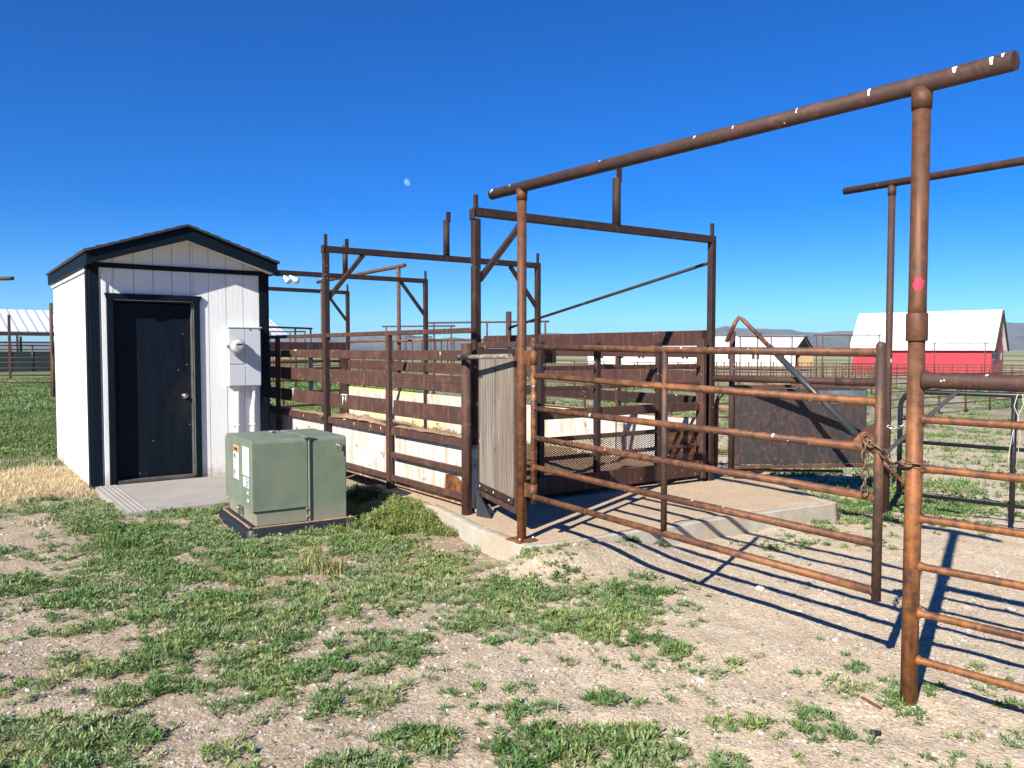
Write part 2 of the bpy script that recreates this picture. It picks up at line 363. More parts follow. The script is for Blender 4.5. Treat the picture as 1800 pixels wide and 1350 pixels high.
# metal roofs and distant walls
def ribbed(name, c, ang, sc, k2=.86):
    m = Mat(name, .45, 0, .5); wv = m.n.new('ShaderNodeTexWave'); wv.inputs['Scale'].default_value = sc; wv.bands_direction = 'X'
    m.link(m.mapv((1, 1, 1), (0, 0, ang)), wv.inputs['Vector'])
    m.color(m.mix(m.ramp(wv.outputs['Fac'], [(.86, 0.), (.93, 1.)]), c, tuple(x*k2 for x in c))); return m.m
M['roofwhite'] = ribbed('white_metal_roof', (.6, .63, .66), 0, .2)
M['redwall'] = paint('red_barn_siding', (.5, .045, .06), .6, .08, .1, .4, .2, (.5, .1, .1))
M['redwall'] = ribbed('red_metal_siding', (.4, .03, .04), R(42), .55, .8)
M['brownwall'] = paint('brown_gable', (.06, .03, .025), .8, .1, .1, 1)
M['whitewall'] = paint('white_building_wall', (.62, .62, .57), .7, .04, .1, .4, .1)
M['darkgreen'] = paint('dark_green_panel', (.008, .03, .028), .6, .2, .1, 1, .2)
M['darkwin'] = Mat('dark_window', .2).color((.03, .035, .04)).m
M['tan'] = Mat('tan_timber', .8).color((.3, .2, .1)).m

# ground
m = Mat('dirt_ground', .95, 0, .15); L = m.sep()
big = m.noise(.35, 6, .6); mid = m.noise(3.2, 9, .75); fi = m.noise(70, 6, .78); v = m.n.new('ShaderNodeTexVoronoi'); v.inputs['Scale'].default_value = 85; m.link(m.pos, v.inputs['Vector'])
v3 = m.n.new('ShaderNodeTexVoronoi'); v3.inputs['Scale'].default_value = 34; m.link(m.pos, v3.inputs['Vector'])
side = m.math('ADD', m.math('MULTIPLY', L[0], .16), m.math('ADD', .42, m.math('MULTIPLY', m.math('SUBTRACT', big, .5), 1.3)), True)
side = m.math('ADD', side, m.math('MULTIPLY', m.math('SUBTRACT', m.math('MULTIPLY', L[1], -.07), -.3), .45), True)
tan = m.mix(m.ramp(mid, [(.3, 0.), (.7, 1.)]), (.47, .375, .25), (.56, .455, .315))
brown = m.mix(m.ramp(mid, [(.3, 0.), (.7, 1.)]), (.27, .215, .145), (.39, .315, .215))
k = m.mix(m.ramp(side, [(.25, 0.), (.6, 1.)]), brown, tan)
for bx, by, br_ in ((-.55, 6.05, .8), (-1.25, 7.35, .6), (-1.55, 5.35, .45), (-2.2, 5.6, .35)):   # patches of darker moist soil
    vd_ = m.n.new('ShaderNodeVectorMath'); vd_.operation = 'DISTANCE'; m.link(m.mapv((1, 1, 0)), vd_.inputs[0]); vd_.inputs[1].default_value = (bx, by, 0)
    ff = m.math('ADD', m.math('DIVIDE', vd_.outputs['Value'], br_), m.math('MULTIPLY', m.math('SUBTRACT', m.noise(3.5, 6, .7), .5), 1.6))
    k = m.mix(m.ramp(ff, [(.55, .85), (1., 0.)]), k, (.26, .18, .11))
sp = m.n.new('ShaderNodeSeparateColor'); m.link(v.outputs['Color'], sp.inputs[0]); sp3 = m.n.new('ShaderNodeSeparateColor'); m.link(v3.outputs['Color'], sp3.inputs[0])
k = m.mix(m.math('MULTIPLY', m.ramp(sp.outputs[0], [(.7, 0.), (.92, 1.)]), .5), k, (.52, .46, .4))
k = m.mix(m.math('MULTIPLY', m.ramp(sp3.outputs[1], [(.85, 0.), (.95, 1.)]), .45), k, (.58, .53, .48))
k = m.mix(m.math('MULTIPLY', m.ramp(sp.outputs[1], [(.78, 0.), (.95, 1.)]), .5), k, (.13, .105, .09))
k = m.mix(m.math('MULTIPLY', m.ramp(fi, [(.38, 1.), (.55, 0.)]), .45), k, (.15, .11, .08))
# far cover: sparse green, then the dry plain with green bands
dist = m.math('SQRT', m.math('ADD', m.math('MULTIPLY', L[0], L[0]), m.math('MULTIPLY', L[1], L[1])))
gm = m.ramp(m.math('ADD', m.noise(.28, 7, .72), m.math('MULTIPLY', m.noise(2.5, 5, .7), .35)), [(.6, 0.), (.75, 1.)])
gm = m.math('MULTIPLY', gm, m.ramp(m.math('DIVIDE', dist, 60.), [(.25, 0.), (.6, .8)]))
k = m.mix(gm, k, (.1, .13, .05))
leftg = m.math('MULTIPLY', m.ramp(m.math('DIVIDE', L[0], -14.), [(.45, 0.), (.62, .85)]), m.ramp(m.noise(1.2, 6, .7), [(.3, .3), (.5, 1.)]))
k = m.mix(leftg, k, (.1, .13, .045))
bn = m.noise(1., 6, .6, vec=m.mapv((.0012, .008, 1)))
plain = m.ramp(bn, [(.3, (.2, .19, .09)), (.45, (.13, .16, .06)), (.55, (.3, .27, .17)), (.7, (.17, .19, .08))])
k = m.mix(m.ramp(m.math('DIVIDE', dist, 400.), [(.25, 0.), (.5, 1.)]), k, plain)
m.color(k)
h = m.math('ADD', m.math('MULTIPLY', fi, .8), m.math('ADD', m.math('MULTIPLY', m.ramp(v.outputs['Distance'], [(0., 1.), (.55, 0.)]), .55), m.math('MULTIPLY', m.ramp(v3.outputs['Distance'], [(0., 1.), (.5, 0.)]), .7)))
m.bump(h, .55, .011); M['ground'] = m.m
m = Mat('mountain', 1, 0, .05)
k = m.mix(m.ramp(m.noise(.004, 8, .7), [(.4, 0.), (.6, 1.)]), (.1, .085, .06), (.17, .145, .1))
k = m.mix(m.ramp(m.noise(.011, 6, .7), [(.55, 0.), (.62, 1.)]), k, (.05, .055, .035)); m.color(k).bump(m.noise(.01, 8, .7), 1, 30); M['mountain'] = m.m
# leaves
def leafmat(name, tr=.3):
    m = Mat(name, .6, 0, .3); a = m.n.new('ShaderNodeVertexColor'); a.layer_name = 'tint'
    m.color(a.outputs[0]); o = m.n['Material Output']; t = m.n.new('ShaderNodeBsdfTranslucent'); m.link(m.mix(.5, a.outputs[0], (.25, .3, .05)), t.inputs[0])
    x = m.n.new('ShaderNodeMixShader'); x.inputs[0].default_value = tr; m.link(m.b.outputs[0], x.inputs[1]); m.link(t.outputs[0], x.inputs[2]); m.link(x.outputs[0], o.inputs[0]); return m.m
M['leaf'] = leafmat('weed_leaf', .22); M['drygrass'] = leafmat('dry_grass', .3)
m = Mat('pebble', .85, 0, .25); a = m.n.new('ShaderNodeVertexColor'); a.layer_name = 'tint'; m.color(m.mix(m.math('MULTIPLY', m.noise(120, 3), .4), a.outputs[0], (.15, .12, .1))); M['pebble'] = m.m

# ------------------------------------------------------------------ ground
def build_ground():
    r = [.25]
    while r[-1] < 9000:
        d = r[-1]; r.append(d*(1.0095 if 1.8 < d < 12 else 1.03 if d < 60 else 1.12))
    r = np.array(r)
    fr = np.radians(np.arange(-40, 40.001, .3)); bk = np.radians(np.arange(43, 317.1, 3.0))
    a = np.concatenate([fr, bk]); na = len(a); nr = len(r)
    A, RR = np.meshgrid(a, r); X = RR*np.sin(A); Y = RR*np.cos(A)
    Zg = ground_z(X, Y)
    near = sm(2, 2.6, RR)*(1-sm(12, 30, RR))+.0
    Zg = Zg+near*((fbm(X*1.3, Y*1.3, 3)-.5)*.05+(fbm(X*7, Y*7, 5)-.5)*.028+(fbm(X*28, Y*28, 9, 3)-.5)*.012*(RR < 9))
    # small bank of soil against the side wall of the pen, worn hollow in front of the slab corner
    mound = lambda px, py, rad, h: h*np.exp(-((X-px)**2+(Y-py)**2)/rad**2)
    Zg = Zg+mound(-1.1, 7.55, .35, .12)+mound(-.55, 6.6, .3, .03)+mound(-.8, 7.1, .25, .05)+mound(.16, 5.46, .2, .11)+mound(.42, 5.6, .24, .12)+mound(.72, 5.82, .24, .12)+mound(1.02, 6.0, .2, .07)-mound(-.25, 5.75, .3, .03)
    vs = np.stack([X, Y, Zg], -1).reshape(-1, 3)
    i = np.arange(nr-1)[:, None]*na; j = np.arange(na)[None]; j2 = (j+1) % na
    q = np.stack([i+j, i+j2, i+na+j2, i+na+j], -1).reshape(-1, 4)
    q = q[:, ::-1]
    c = np.array([[0, 0, 0.]]); vs = np.concatenate([vs, c]); ci = len(vs)-1
    o = big_mesh('ground', vs, q, M['ground'], smooth=True, nv=4)
    tag(o, kind='structure'); return o
build_ground()
def soil(x, y):                                  # approx. surface for scattering
    x = np.asarray(x, float); y = np.asarray(y, float); rr = np.sqrt(x*x+y*y)
    near = sm(2, 2.6, rr)*(1-sm(12, 30, rr))
    md = lambda px, py, rad, h: h*np.exp(-((x-px)**2+(y-py)**2)/rad**2)
    return ground_z(x, y)+near*((fbm(x*1.3, y*1.3, 3)-.5)*.05+(fbm(x*7, y*7, 5)-.5)*.028)+md(-1.1, 7.55, .35, .12)+md(-.55, 6.6, .3, .03)+md(-.8, 7.1, .25, .05)+md(.16, 5.46, .2, .11)+md(.42, 5.6, .24, .12)+md(.72, 5.82, .24, .12)+md(1.02, 6.0, .2, .07)-md(-.25, 5.75, .3, .03)

# mountains (one range beyond the plain)
def mountains():
    prof = [(-4000, 598), (-900, 598), (0, 604), (300, 604), (450, 598), (520, 594), (600, 588), (650, 583), (690, 580), (715, 584), (735, 590), (770, 594), (800, 591), (830, 596), (900, 590), (960, 583), (1010, 585), (1060, 583), (1110, 583), (1150, 581), (1230, 580), (1255, 577), (1275, 572), (1292, 576), (1330, 577), (1390, 579), (1405, 583), (1440, 585), (1475, 582), (1500, 583), (1560, 579), (1650, 575), (1757, 571), (1800, 573), (2000, 580), (3500, 592)]
    px = np.array([p[0] for p in prof]); py = np.array([p[1] for p in prof])
    ang = np.radians(np.arange(-54, 54, .1)); t = np.linspace(0, 1, 34)
    pix = 900+F*np.tan(ang); H = np.interp(pix, px, py)
    Hc = (HY-H)/F
    T, A = np.meshgrid(t, ang); d = 3300+T*1900
    hc = np.repeat(Hc[:, None], len(t), 1)*5200/np.cos(A)*1.0
    env = np.clip(T, 0, 1)**1.25
    back = T > .92
    rd = np.abs(fbm(A*60, T*5, 41, 5)-.5)*2
    z = -4+hc*env*(1-(rd*.75)*(1-T)*1.3)+CH*T
    z = np.where(T > .97, z*.3, z)
    X = np.sin(A)*d; Y = np.cos(A)*d
    X = X/np.cos(A)*1.0; Y = Y/np.cos(A)
    vs = np.stack([X, Y, z], -1).reshape(-1, 3); n = len(t)
    i = np.arange(len(ang)-1)[:, None]*n; j = np.arange(n-1)[None]
    q = np.stack([i+j, i+n+j, i+n+j+1, i+j+1], -1).reshape(-1, 4)
    tag(big_mesh('hills', vs, q[:, ::-1], M['mountain'], smooth=True, nv=4), kind='structure')
mountains()

# the day moon: waning gibbous
def moon():
    r = ray(717, 320); d = Vector(r).normalized(); c = Vector((0, 0, CH))+d*11000; mb = MB(); rad = 11000*6/F
    sx = d.cross(Z).normalized(); up = sx.cross(d)
    pts = []
    for k in range(40):
        q = 2*math.pi*k/40; x = math.cos(q); y = math.sin(q)
        if x > 0: x *= .45
        a = R(30); pts.append(c+(sx*(x*math.cos(a)-y*math.sin(a))+up*(x*math.sin(a)+y*math.cos(a)))*rad)
    mb.prism(pts, d*20)
    m = Mat('moon_surface', 1, 0, 0); o = m.n['Material Output']; e = m.n.new('ShaderNodeEmission'); e.inputs[0].default_value = (.33, .62, 1, 1); e.inputs[1].default_value = .6
    tr = m.n.new('ShaderNodeBsdfTransparent'); x = m.n.new('ShaderNodeMixShader')
    m.link(m.ramp(m.noise(.01, 4), [(.4, .25), (.6, .55)]), x.inputs[0]); m.link(tr.outputs[0], x.inputs[1]); m.link(e.outputs[0], x.inputs[2]); m.link(x.outputs[0], o.inputs[0])
    o = part('moon', mb, m.m); tag(o, 'pale gibbous moon in the blue daytime sky', 'moon'); o.visible_shadow = True
moon()

# ------------------------------------------------------------------ utility shed
def shed():
    O = Vector((-4.63, 8.74, 0)); w_, l_ = 1.97, 3.1
    P = lambda s, t, z: O+U*s+W*t+Z*z
    root = thing('utility_shed', P(w_/2, l_/2, 0), 'small white gabled shed with dark navy trim and a dark door', 'shed')
    # walls with grooved siding: boards 20 cm wide with dark narrow grooves
    mb = MB(); ez = 2.5; pk = 2.84
    def topz(s): return ez+(pk-ez)*(1-abs(s-w_/2)/(w_/2))
    g = [0.0]; s = .05
    while s < w_-.02: g += [s] if s > .01 else []; s += .2035
    g.append(w_)
    def board(s0, s1, holes):
        for (a, b, z0, z1f) in holes:
            e0 = a+.004; e1 = b-.004
            pts = [P(e0, 0, z0), P(e1, 0, z0)]
            mid = [w_/2] if e0 < w_/2 < e1 and z1f is None else []
            if z1f is None: pts += [P(e1, 0, topz(e1))]+[P(q, 0, topz(q)) for q in mid]+[P(e0, 0, topz(e0))]
            else: pts += [P(e1, 0, z1f), P(e0, 0, z1f)]
            mb.prism(pts, W*.018)
    do, d1, dt = .235, 1.10, 2.10
    for a, b in zip(g[:-1], g[1:]):
        if b <= do or a >= d1: board(a, b, [(a, b, 0, None)])
        elif a < do < b: board(a, b, [(a, do+.004, 0, None), (do, b, dt, None)])
        elif a < d1 < b: board(a, b, [(a, d1, dt, None), (d1-.004, b, 0, None)])
        else: board(a, b, [(a, b, dt, None)])
    part('siding', mb, M['white'], root)
    # backing behind the grooves + other walls
    mb = MB()
    for s0, s1, z0, z1 in ((.0, do, 0, ez), (d1, w_, 0, ez), (do, d1, dt, ez)):
        mb.prism([P(s0+.001, .012, z0), P(s1-.001, .012, z0), P(s1-.001, .012, z1), P(s0+.001, .012, z1)], W*.08)
    mb.prism([P(.02, .013, ez), P(w_-.02, .013, ez), P(w_/2, .013, pk-.03)], W*.05)
    mb.prism([P(.002, .095, 0), P(.002, l_, 0), P(.002, l_, ez), P(.002, .095, ez)], U*.08)
    mb.prism([P(w_-.002, .095, 0), P(w_-.002, l_, 0), P(w_-.002, l_, ez), P(w_-.002, .095, ez)], -U*.08)
    mb.prism([P(.09, l_, 0), P(w_-.09, l_, 0), P(w_-.09, l_, ez), P(w_/2, l_, pk-.02), P(.09, l_, ez)], -W*.08)
    part('wall', mb, M['white'], root)
    # trim
    for s0 in (0, w_-.1):
        part('corner_trim', MB().box(P(s0+.05, -.012, 1.23), .102, .022, 2.46), M['navy'], root)
    part('corner_trim', MB().box(P(-.012, .045, 1.23), .022, .11, 2.462), M['navy'], root)
    part('corner_trim', MB().box(P(w_+.012, .045, 1.23), .022, .11, 2.462), M['navy'], root)
    part('trim_band', MB().box(P(w_/2, -.014, 2.478), w_+.03, .028, .055), M['navy'], root)
    mb = MB()
    for s0 in [g_+.015 for g_ in g[1:-1]]:
        for z0 in (.15, .6, 1.05, 1.5, 1.95, 2.35):
            if do-.05 < s0 < d1+.06 and z0 < 2.2: continue
            mb.tube([P(s0, .0005, z0+.02*math.sin(s0*40)), P(s0, -.001, z0+.02*math.sin(s0*40))], .0035, 6)
    tag(part('nail_heads', mb, M['greypipe'], root), kind='stuff')
    # narrow vertical board beside the corner
    part('cover_strip', MB().box(P(.148, -.008, 1.2), .05, .014, 2.39), M['white'], root)
    # roof
    ov, ob, e = .25, .12, .05
    for sgn in (-1, 1):
        se = -e-.02 if sgn < 0 else w_+e+.02
        a0 = P(w_/2, -ov-.03, 2.965); a1 = P(se, -ov-.03, 2.605)
        part('roof', MB().prism([a0, a1, a1-Z*.02, a0-Z*.02], W*(l_+ov+ob+.05)), M['shingle'], root)
        # shingle edge courses, slightly uneven
        mb = MB(); nn = 9
        for i in range(nn):
            f0 = i/nn; q0 = a0.lerp(a1, f0); q1 = a0.lerp(a1, (i+1.02)/nn); k = .012 if i % 2 else .02
            for j in range(14):
                t0 = (l_+ov+ob+.05)*j/14; tl = (l_+ov+ob+.05)/14-.006
                kk = Z*(.006+random.uniform(0, .006))
                mb.prism([q0+kk*.2+W*t0, q1+kk+Z*.004+W*t0, q1+kk-Z*.012+W*t0, q0-Z*.002+W*t0], W*tl)
        part('shingles', mb, M['shingle'], root)
        sf = -e if sgn < 0 else w_+e
        b0 = P(w_/2, -ov, 2.94); b1 = P(sf, -ov, 2.585)
        part('gable_fascia', MB().prism([b0, b1, b1-Z*.13, b0-Z*.15], W*.025), M['navy'], root)
        part('eave_fascia', MB().prism([P(sf, -ov+.027, 2.585), P(sf, l_+ob, 2.585), P(sf, l_+ob, 2.455), P(sf, -ov+.027, 2.455)], U*(.022*-sgn)), M['navy'], root)
        part('soffit', MB().prism([P(sf-sgn*.022, -ov+.026, 2.47), P(w_/2, -ov+.026, 2.82), P(w_/2, -ov+.026, 2.835), P(sf-sgn*.022, -ov+.026, 2.485)], W*(ov-.03)), M['white'], root)
        part('frieze_board', MB().beam(P(-.012 if sgn < 0 else w_+.012, .1, 2.43), P(-.012 if sgn < 0 else w_+.012, l_, 2.43), .02, .05), M['white'], root)
    # door set back in its opening
    for s0 in (do-.028, d1+.03):
        part('door_casing', MB().box(P(s0, -.014, 1.065), .066, .03, 2.09), M['navy'], root)
    h = part('door_casing', MB().prism([P(do-.085, -.034, 2.172), P(d1+.087, -.034, 2.172), P(d1+.066, -.034, 2.105), P(do-.064, -.034, 2.105)], W*.034), M['navy'], root)
    part('door_jamb', MB().box(P(do+.006, .06, 1.07), .02, .1, 2.05), M['navy'], root)
    part('door_jamb', MB().box(P(d1-.012, .06, 1.07), .024, .1, 2.05), M['jamb'], root, 'paler grey right door jamb')  # right jamb in a paler grey than the navy jambs
    part('door_jamb', MB().box(P((do+d1)/2, .06, 2.092), d1-do-.04, .1, .02), M['navy'], root)
    d = part('door', MB().box(P((do+d1)/2, .095, 1.075), d1-do-.045, .04, 2.0), M['door'], root, 'scuffed dark blue steel door')
    mb = MB().tube([P(1.0, .075, 1.0), P(1.0, .065, 1.0)], .034, 20).tube([P(1.0, .07, 1.0), P(1.0, .035, 1.0)], .011)
    mb.tube([P(1.0, .04, 1.0), P(1.0, .03, 1.0), P(1.0, .012, 1.0), P(1.0, .006, 1.0)], [.018, .027, .026, .016], 20)
    part('door_knob', mb, M['chrome'], d)
    part('threshold', MB().box(P((do+d1)/2, .03, .055), d1-do-.04, .12, .035), M['jamb'], root)
    return P
SP = shed()
# meter box on the shed
def meter():
    P = SP; root = thing('electric_meter_box', P(1.66, -.06, 1.11), 'grey electric meter box with two white conduits on the shed wall', 'meter box')
    part('enclosure', MB().box(P(1.66, -.055, 1.455), .39, .1, .7, ch=.008), M['boxgrey'], root)
    part('cover_panel', MB().box(P(1.563, -.108, 1.235), .185, .006, .24, ch=.002), M['boxgrey'], root)
    part('cover_panel', MB().box(P(1.563, -.108, 1.585), .185, .006, .42, ch=.002), M['boxgrey'], root)
    part('cover_panel', MB().box(P(1.755, -.108, 1.455), .18, .006, .68, ch=.002), M['boxgrey'], root)
    part('rain_lip', MB().box(P(1.66, -.06, 1.812), .41, .115, .014, ch=.003), M['boxgrey'], root)
    c = P(1.545, -.11, 1.585)
    mt = part('meter', MB().tube([c, c-W*.03, c-W*.035, c-W*.06], [.092, .092, .1, .1], 28), M['meterbody'], root)
    c2 = c-W*.058
    part('meter_glass', MB().tube([c2, c2-W*.06, c2-W*.085, c2-W*.095], [.083, .083, .07, .04], 28), M['meterbody'], mt)
    part('display', MB().box(c2-W*.094+Z*.022, .07, .006, .022, ch=.001), M['ink'], mt)
    mb = MB()
    for k in range(3): mb.box(c2-W*.0935-Z*(.012+k*.012), .07-.01*k, .004, .004, ch=.0005)
    part('face_lines', mb, M['greypipe'], mt)
    part('seal_tab', MB().box(c-U*.105-W*.05, .03, .03, .035).ball(c-U*.12-W*.055-Z*.015, .012), M['chrome'], mt)
    for s in (1.72, 1.83): part('latch', MB().box(P(s, -.112, 1.79), .025, .012, .014), M['chrome'], root)
    for s in (1.585, 1.775):
        cd = part('conduit', MB().tube([P(s, -.05, 1.12), P(s, -.05, 1.06), P(s+(.01 if s > 1.7 else 0), -.04, .98), P(s, -.035, .9), P(s, -.035, 0)], .025, 16), M['conduit'], root)
        part('clamp', MB().tube([P(s, -.035, .62), P(s, -.035, .64)], .029, 16).box(P(s, -.008, .63), .1, .012, .02), M['conduit'], cd)
        part('coupling', MB().tube([P(s, -.05, 1.12), P(s, -.05, 1.07)], .033, 16), M['conduit'], cd)
meter()
def flood():
    P = SP; b = P(2.05, -.2, 2.47)
    root = thing('flood_light', b, 'white twin floodlight under the right corner of the shed roof', 'floodlight')
    part('bracket', MB().box(b, .07, .07, .05).beam(b, b+U*.1-Z*.03, .02, .02), M['black'], root)
    for dx, dn in ((.06, Vector((.55, -.35, -.5))), (.14, Vector((.75, -.1, -.45)))):
        d = dn.normalized(); a = b+U*dx-Z*.02
        h = part('lamp_head', MB().tube([a, a+d*.03, a+d*.075, a+d*.12], [.018, .022, .027, .043], 18), M['conduit'], root)
        part('lens', MB().tube([a+d*.119, a+d*.128, a+d*.132], [.041, .037, .016], 18), M['lampglass'], h)
flood()

# step slab in front of the shed with ribbed edge
def step():
    O = Vector((-4.56, 8.66, 0)); P = lambda s, t, z: O+U*s-W*t+Z*z
    root = thing('concrete_step', P(1, .9, 0), 'low grey concrete slab in front of the shed door', 'slab')
    pts = []
    for i in range(10): pts.append(P(.01*random.uniform(-1, 1), 1.74*i/9, 0))
    for i in range(10): pts.append(P(.0+1.95*(i+1)/10, 1.74+.015*random.uniform(-1, 1), 0))
    pts += [P(1.95, 0, 0)]
    mb = MB().prism([p-Z*.08 for p in pts], Z*.125)
    # ribbed strip along the left edge
    part('slab', mb, M['step'], root)
    mb = MB()
    for k in range(4): mb.beam(P(.05+k*.045, .02, .047), P(.05+k*.045, 1.72, .047), .026, .012, ch=.005)
    part('ribbed_edge', mb, M['step'], root)
step()

# ------------------------------------------------------------------ transformer
def transformer():
    a = R(32.3); ux = Vector((math.cos(a), math.sin(a), 0)); wy = Vector((-ux.y, ux.x, 0)); O = Vector((-2.12, 6.48, 0)); ax = (ux, wy, Z)
    P = lambda s, t, z: O+ux*s+wy*t+Z*z
    root = thing('pad_transformer', P(.4, .45, 0), 'faded green ground transformer cabinet on a black pad', 'transformer')
    L_, D = .80, .93
    # black pad: rounded frame with sloping sides
    def ring(off, rad, n=6):
        pts = []
        for (cx, cy, q0) in ((L_+off-rad, -off+rad, -90), (L_+off-rad, D+off-rad, 0), (-off+rad, D+off-rad, 90), (-off+rad, -off+rad, 180)):
            for i in range(n+1):
                q = R(q0+90*i/n); pts.append((cx+rad*math.cos(q), cy+rad*math.sin(q)))
        return pts
    rings = [(.08, .07, -.04), (.078, .07, .0), (.065, .06, .07), (.055, .05, .082), (.02, .04, .085)]
    vs = []; fs = []
    for off, rad, z in rings: vs += [P(x, y, z) for x, y in ring(off, rad)]
    n = 28
    for i in range(len(rings)-1):
        for k in range(n): fs.append([i*n+k, i*n+(k+1) % n, (i+1)*n+(k+1) % n, (i+1)*n+k])
    fs.append([(len(rings)-1)*n+k for k in range(n)])
    part('base_pad', MB().add(vs, fs, [True]*(len(fs)-1)+[False]), M['rubber'], root)
    # soil lying on the pad rim
    mb = MB()
    for (s0, t0, s1, t1, wd) in ((-.02, -.028, L_+.05, -.028, .03), (-.028, -.02, -.028, D, .026), (L_+.035, -.03, L_+.035, D, .04)):
        n = 60; vs = []; fs = []
        for i in range(n+1):
            f = i/n; x_ = s0+(s1-s0)*f; y_ = t0+(t1-t0)*f; hz_ = .003+.012*float(fbm(x_*9+3, y_*9, 71)); w2 = wd*(.4+1.1*float(fbm(x_*12, y_*12, 72)))/2
            o_ = Vector((0, 1)) if s0 != s1 else Vector((1, 0))
            for q, h_ in ((-1, .0), (-.4, hz_), (.5, hz_*.8), (1, .0)): vs.append(P(x_+o_.x*q*w2, y_+o_.y*q*w2, .0862+h_))
        for i in range(n):
            for q in range(3): fs.append([i*4+q, i*4+q+1, i*4+5+q, i*4+4+q])
        mb.add(vs, fs, True)
    tag(part('soil', mb, M['manure'], root), kind='stuff')
    zt = .80; zs = .215; sx = .46          # seam at s = sx
    # skirt (lower cabinet), inset under the hood
    part('skirt', MB().box(P(sx/2-.002+.012, D/2, .085+.075), sx-.024, D-.03, .15, ax, .006), M['green'], root)
    # hood: left part, overhanging; its roof slopes slightly back
    def hood(s0, s1, z0, inset=0.0):
        b = .018
        prof = [(0, z0), (0, zt-b-.012), (b*.4, zt-.008), (b*1.5, zt), (D-.06, zt-.01), (D, zt-.05), (D, z0)]
        vs = []; 
        for s in (s0, s0+.008, s1-.008, s1):
            k = .006 if s in (s0, s1) else 0
            vs += [P(s, min(max(y, k), D-k), z-(k if z > z0+.1 else 0)) for y, z in prof]
        m_ = len(prof); fs = []
        for i in range(3):
            for k in range(m_): fs.append([i*m_+k, i*m_+(k+1) % m_, (i+1)*m_+(k+1) % m_, (i+1)*m_+k])
        fs.append(list(range(m_))[::-1]); fs.append([3*m_+k for k in range(m_)])
        return MB().add(vs, [f[::-1] for f in fs])
    part('hood', hood(-.012, sx, zs), M['green'], root)
    part('cabinet', hood(sx+.014, L_, .085), M['green'], root)
    part('seam_strip', MB().beam(P(sx+.007, -.006, .09), P(sx+.007, -.006, zt-.005), .014, .02, ch=.004).beam(P(sx+.007, -.006, zt+.001), P(sx+.007, D*.5, zt+.001), .014, .012), M['green'], root)
    mb = MB()
    mb.box(P(sx-.02, -.012, zt+.008), .05, .03, .012, ax).box(P(sx+.03, -.008, zt+.006), .04, .02, .01, ax)
    part('hasp', mb, M['green'], root)
    part('lifting_lug', MB().tube([P(.33, .62, zt-.008), P(.33, .62, zt+.016)], .028, 14), M['green'], root)
    for z in (.135, .2):
        part('bolt', MB().tube([P(sx-.016, -.0, z), P(sx-.016, -.022, z)], .011, 10), M['green'], root)
    c = P(.735, 0, .715)
    part('lock', MB().tube([c, c-wy*.012], .032, 20).tube([c-wy*.01, c-wy*.04], .016, 16).box(c-wy*.03-Z*.03, .02, .012, .04, ax), M['chrome'], root)
    # latch on the side
    part('latch', MB().box(P(-.008, .42, .17), .03, .03, .09, ax).tube([P(-.02, .46, .19), P(-.03, .42, .2), P(-.02, .4, .17)], .008), M['chrome'], root)
    # stickers on the left face (s = -.012)
    s = -.0135
    def pl(t, z, wd, ht, m_, nm, par, lift=0, lab=None):
        return part(nm, MB().prism([P(s-lift, t, z), P(s-lift, t-wd, z), P(s-lift, t-wd, z-ht), P(s-lift, t, z-ht)], -ux*.0012), m_, par, lab)
    w1 = pl(.6, .715, .18, .29, M['sticker'], 'warning_sticker', root, 0, 'white sticker with orange header')
    pl(.596, .712, .172, .055, M['orange'], 'header', w1, .0014)
    pl(.57, .697, .12, .024, M['ink'], 'lettering', w1, .0028)
    pl(.575, .64, .05, .035, M['ink'], 'pictogram', w1, .0014); pl(.545, .61, .025, .02, M['ink'], 'pictogram', w1, .0014)
    pl(.58, .5, .045, .045, M['redink'], 'pictogram', w1, .0014)
    for i in range(7): pl(.5, .64-i*.028, .05-.008*(i % 3), .007, M['boxgrey'], 'lettering', w1, .0014)
    w2 = pl(.28, .735, .21, .24, M['sticker'], 'blank_sticker', root, 0, 'plain white sticker')
    w3 = pl(.27, .48, .19, .085, M['boxgrey'], 'serial_sticker', root, 0, 'small torn grey and white sticker')
    for i in range(5): pl(.17-(i % 2)*.03, .47-i*.015, .04, .009, M['ink'], 'lettering', w3, .0014)
    # stencilled digits painted near the front edge, reading upwards
    f = bpy.data.curves.new('stencil', 'FONT'); f.body = '2 5 - -'; f.size = .085; f.extrude = .0006
    to = bpy.data.objects.new('stencil', f); col.objects.link(to)
    dg = bpy.context.evaluated_depsgraph_get(); me = bpy.data.meshes.new_from_object(to.evaluated_get(dg)); bpy.data.objects.remove(to)
    # text x axis -> up, text y axis -> towards back
    me.transform(Matrix(((0, 0, -1, 0), (0, 0, 0, 0), (0, 0, 0, 0), (0, 0, 0, 1))) if False else Matrix.Identity(4))
    loc = P(s-.002, .085, .27)-_base(root); R3 = Matrix((( Z.x, wy.x, -ux.x), (Z.y, wy.y, -ux.y), (Z.z, wy.z, -ux.z))).to_4x4()
    me.transform(Matrix.Translation(loc) @ R3)
    me.materials.clear(); me.materials.append(M['sticker'])
    o = bpy.data.objects.new('stencilled_number', me); col.objects.link(o); o.parent = root
transformer()

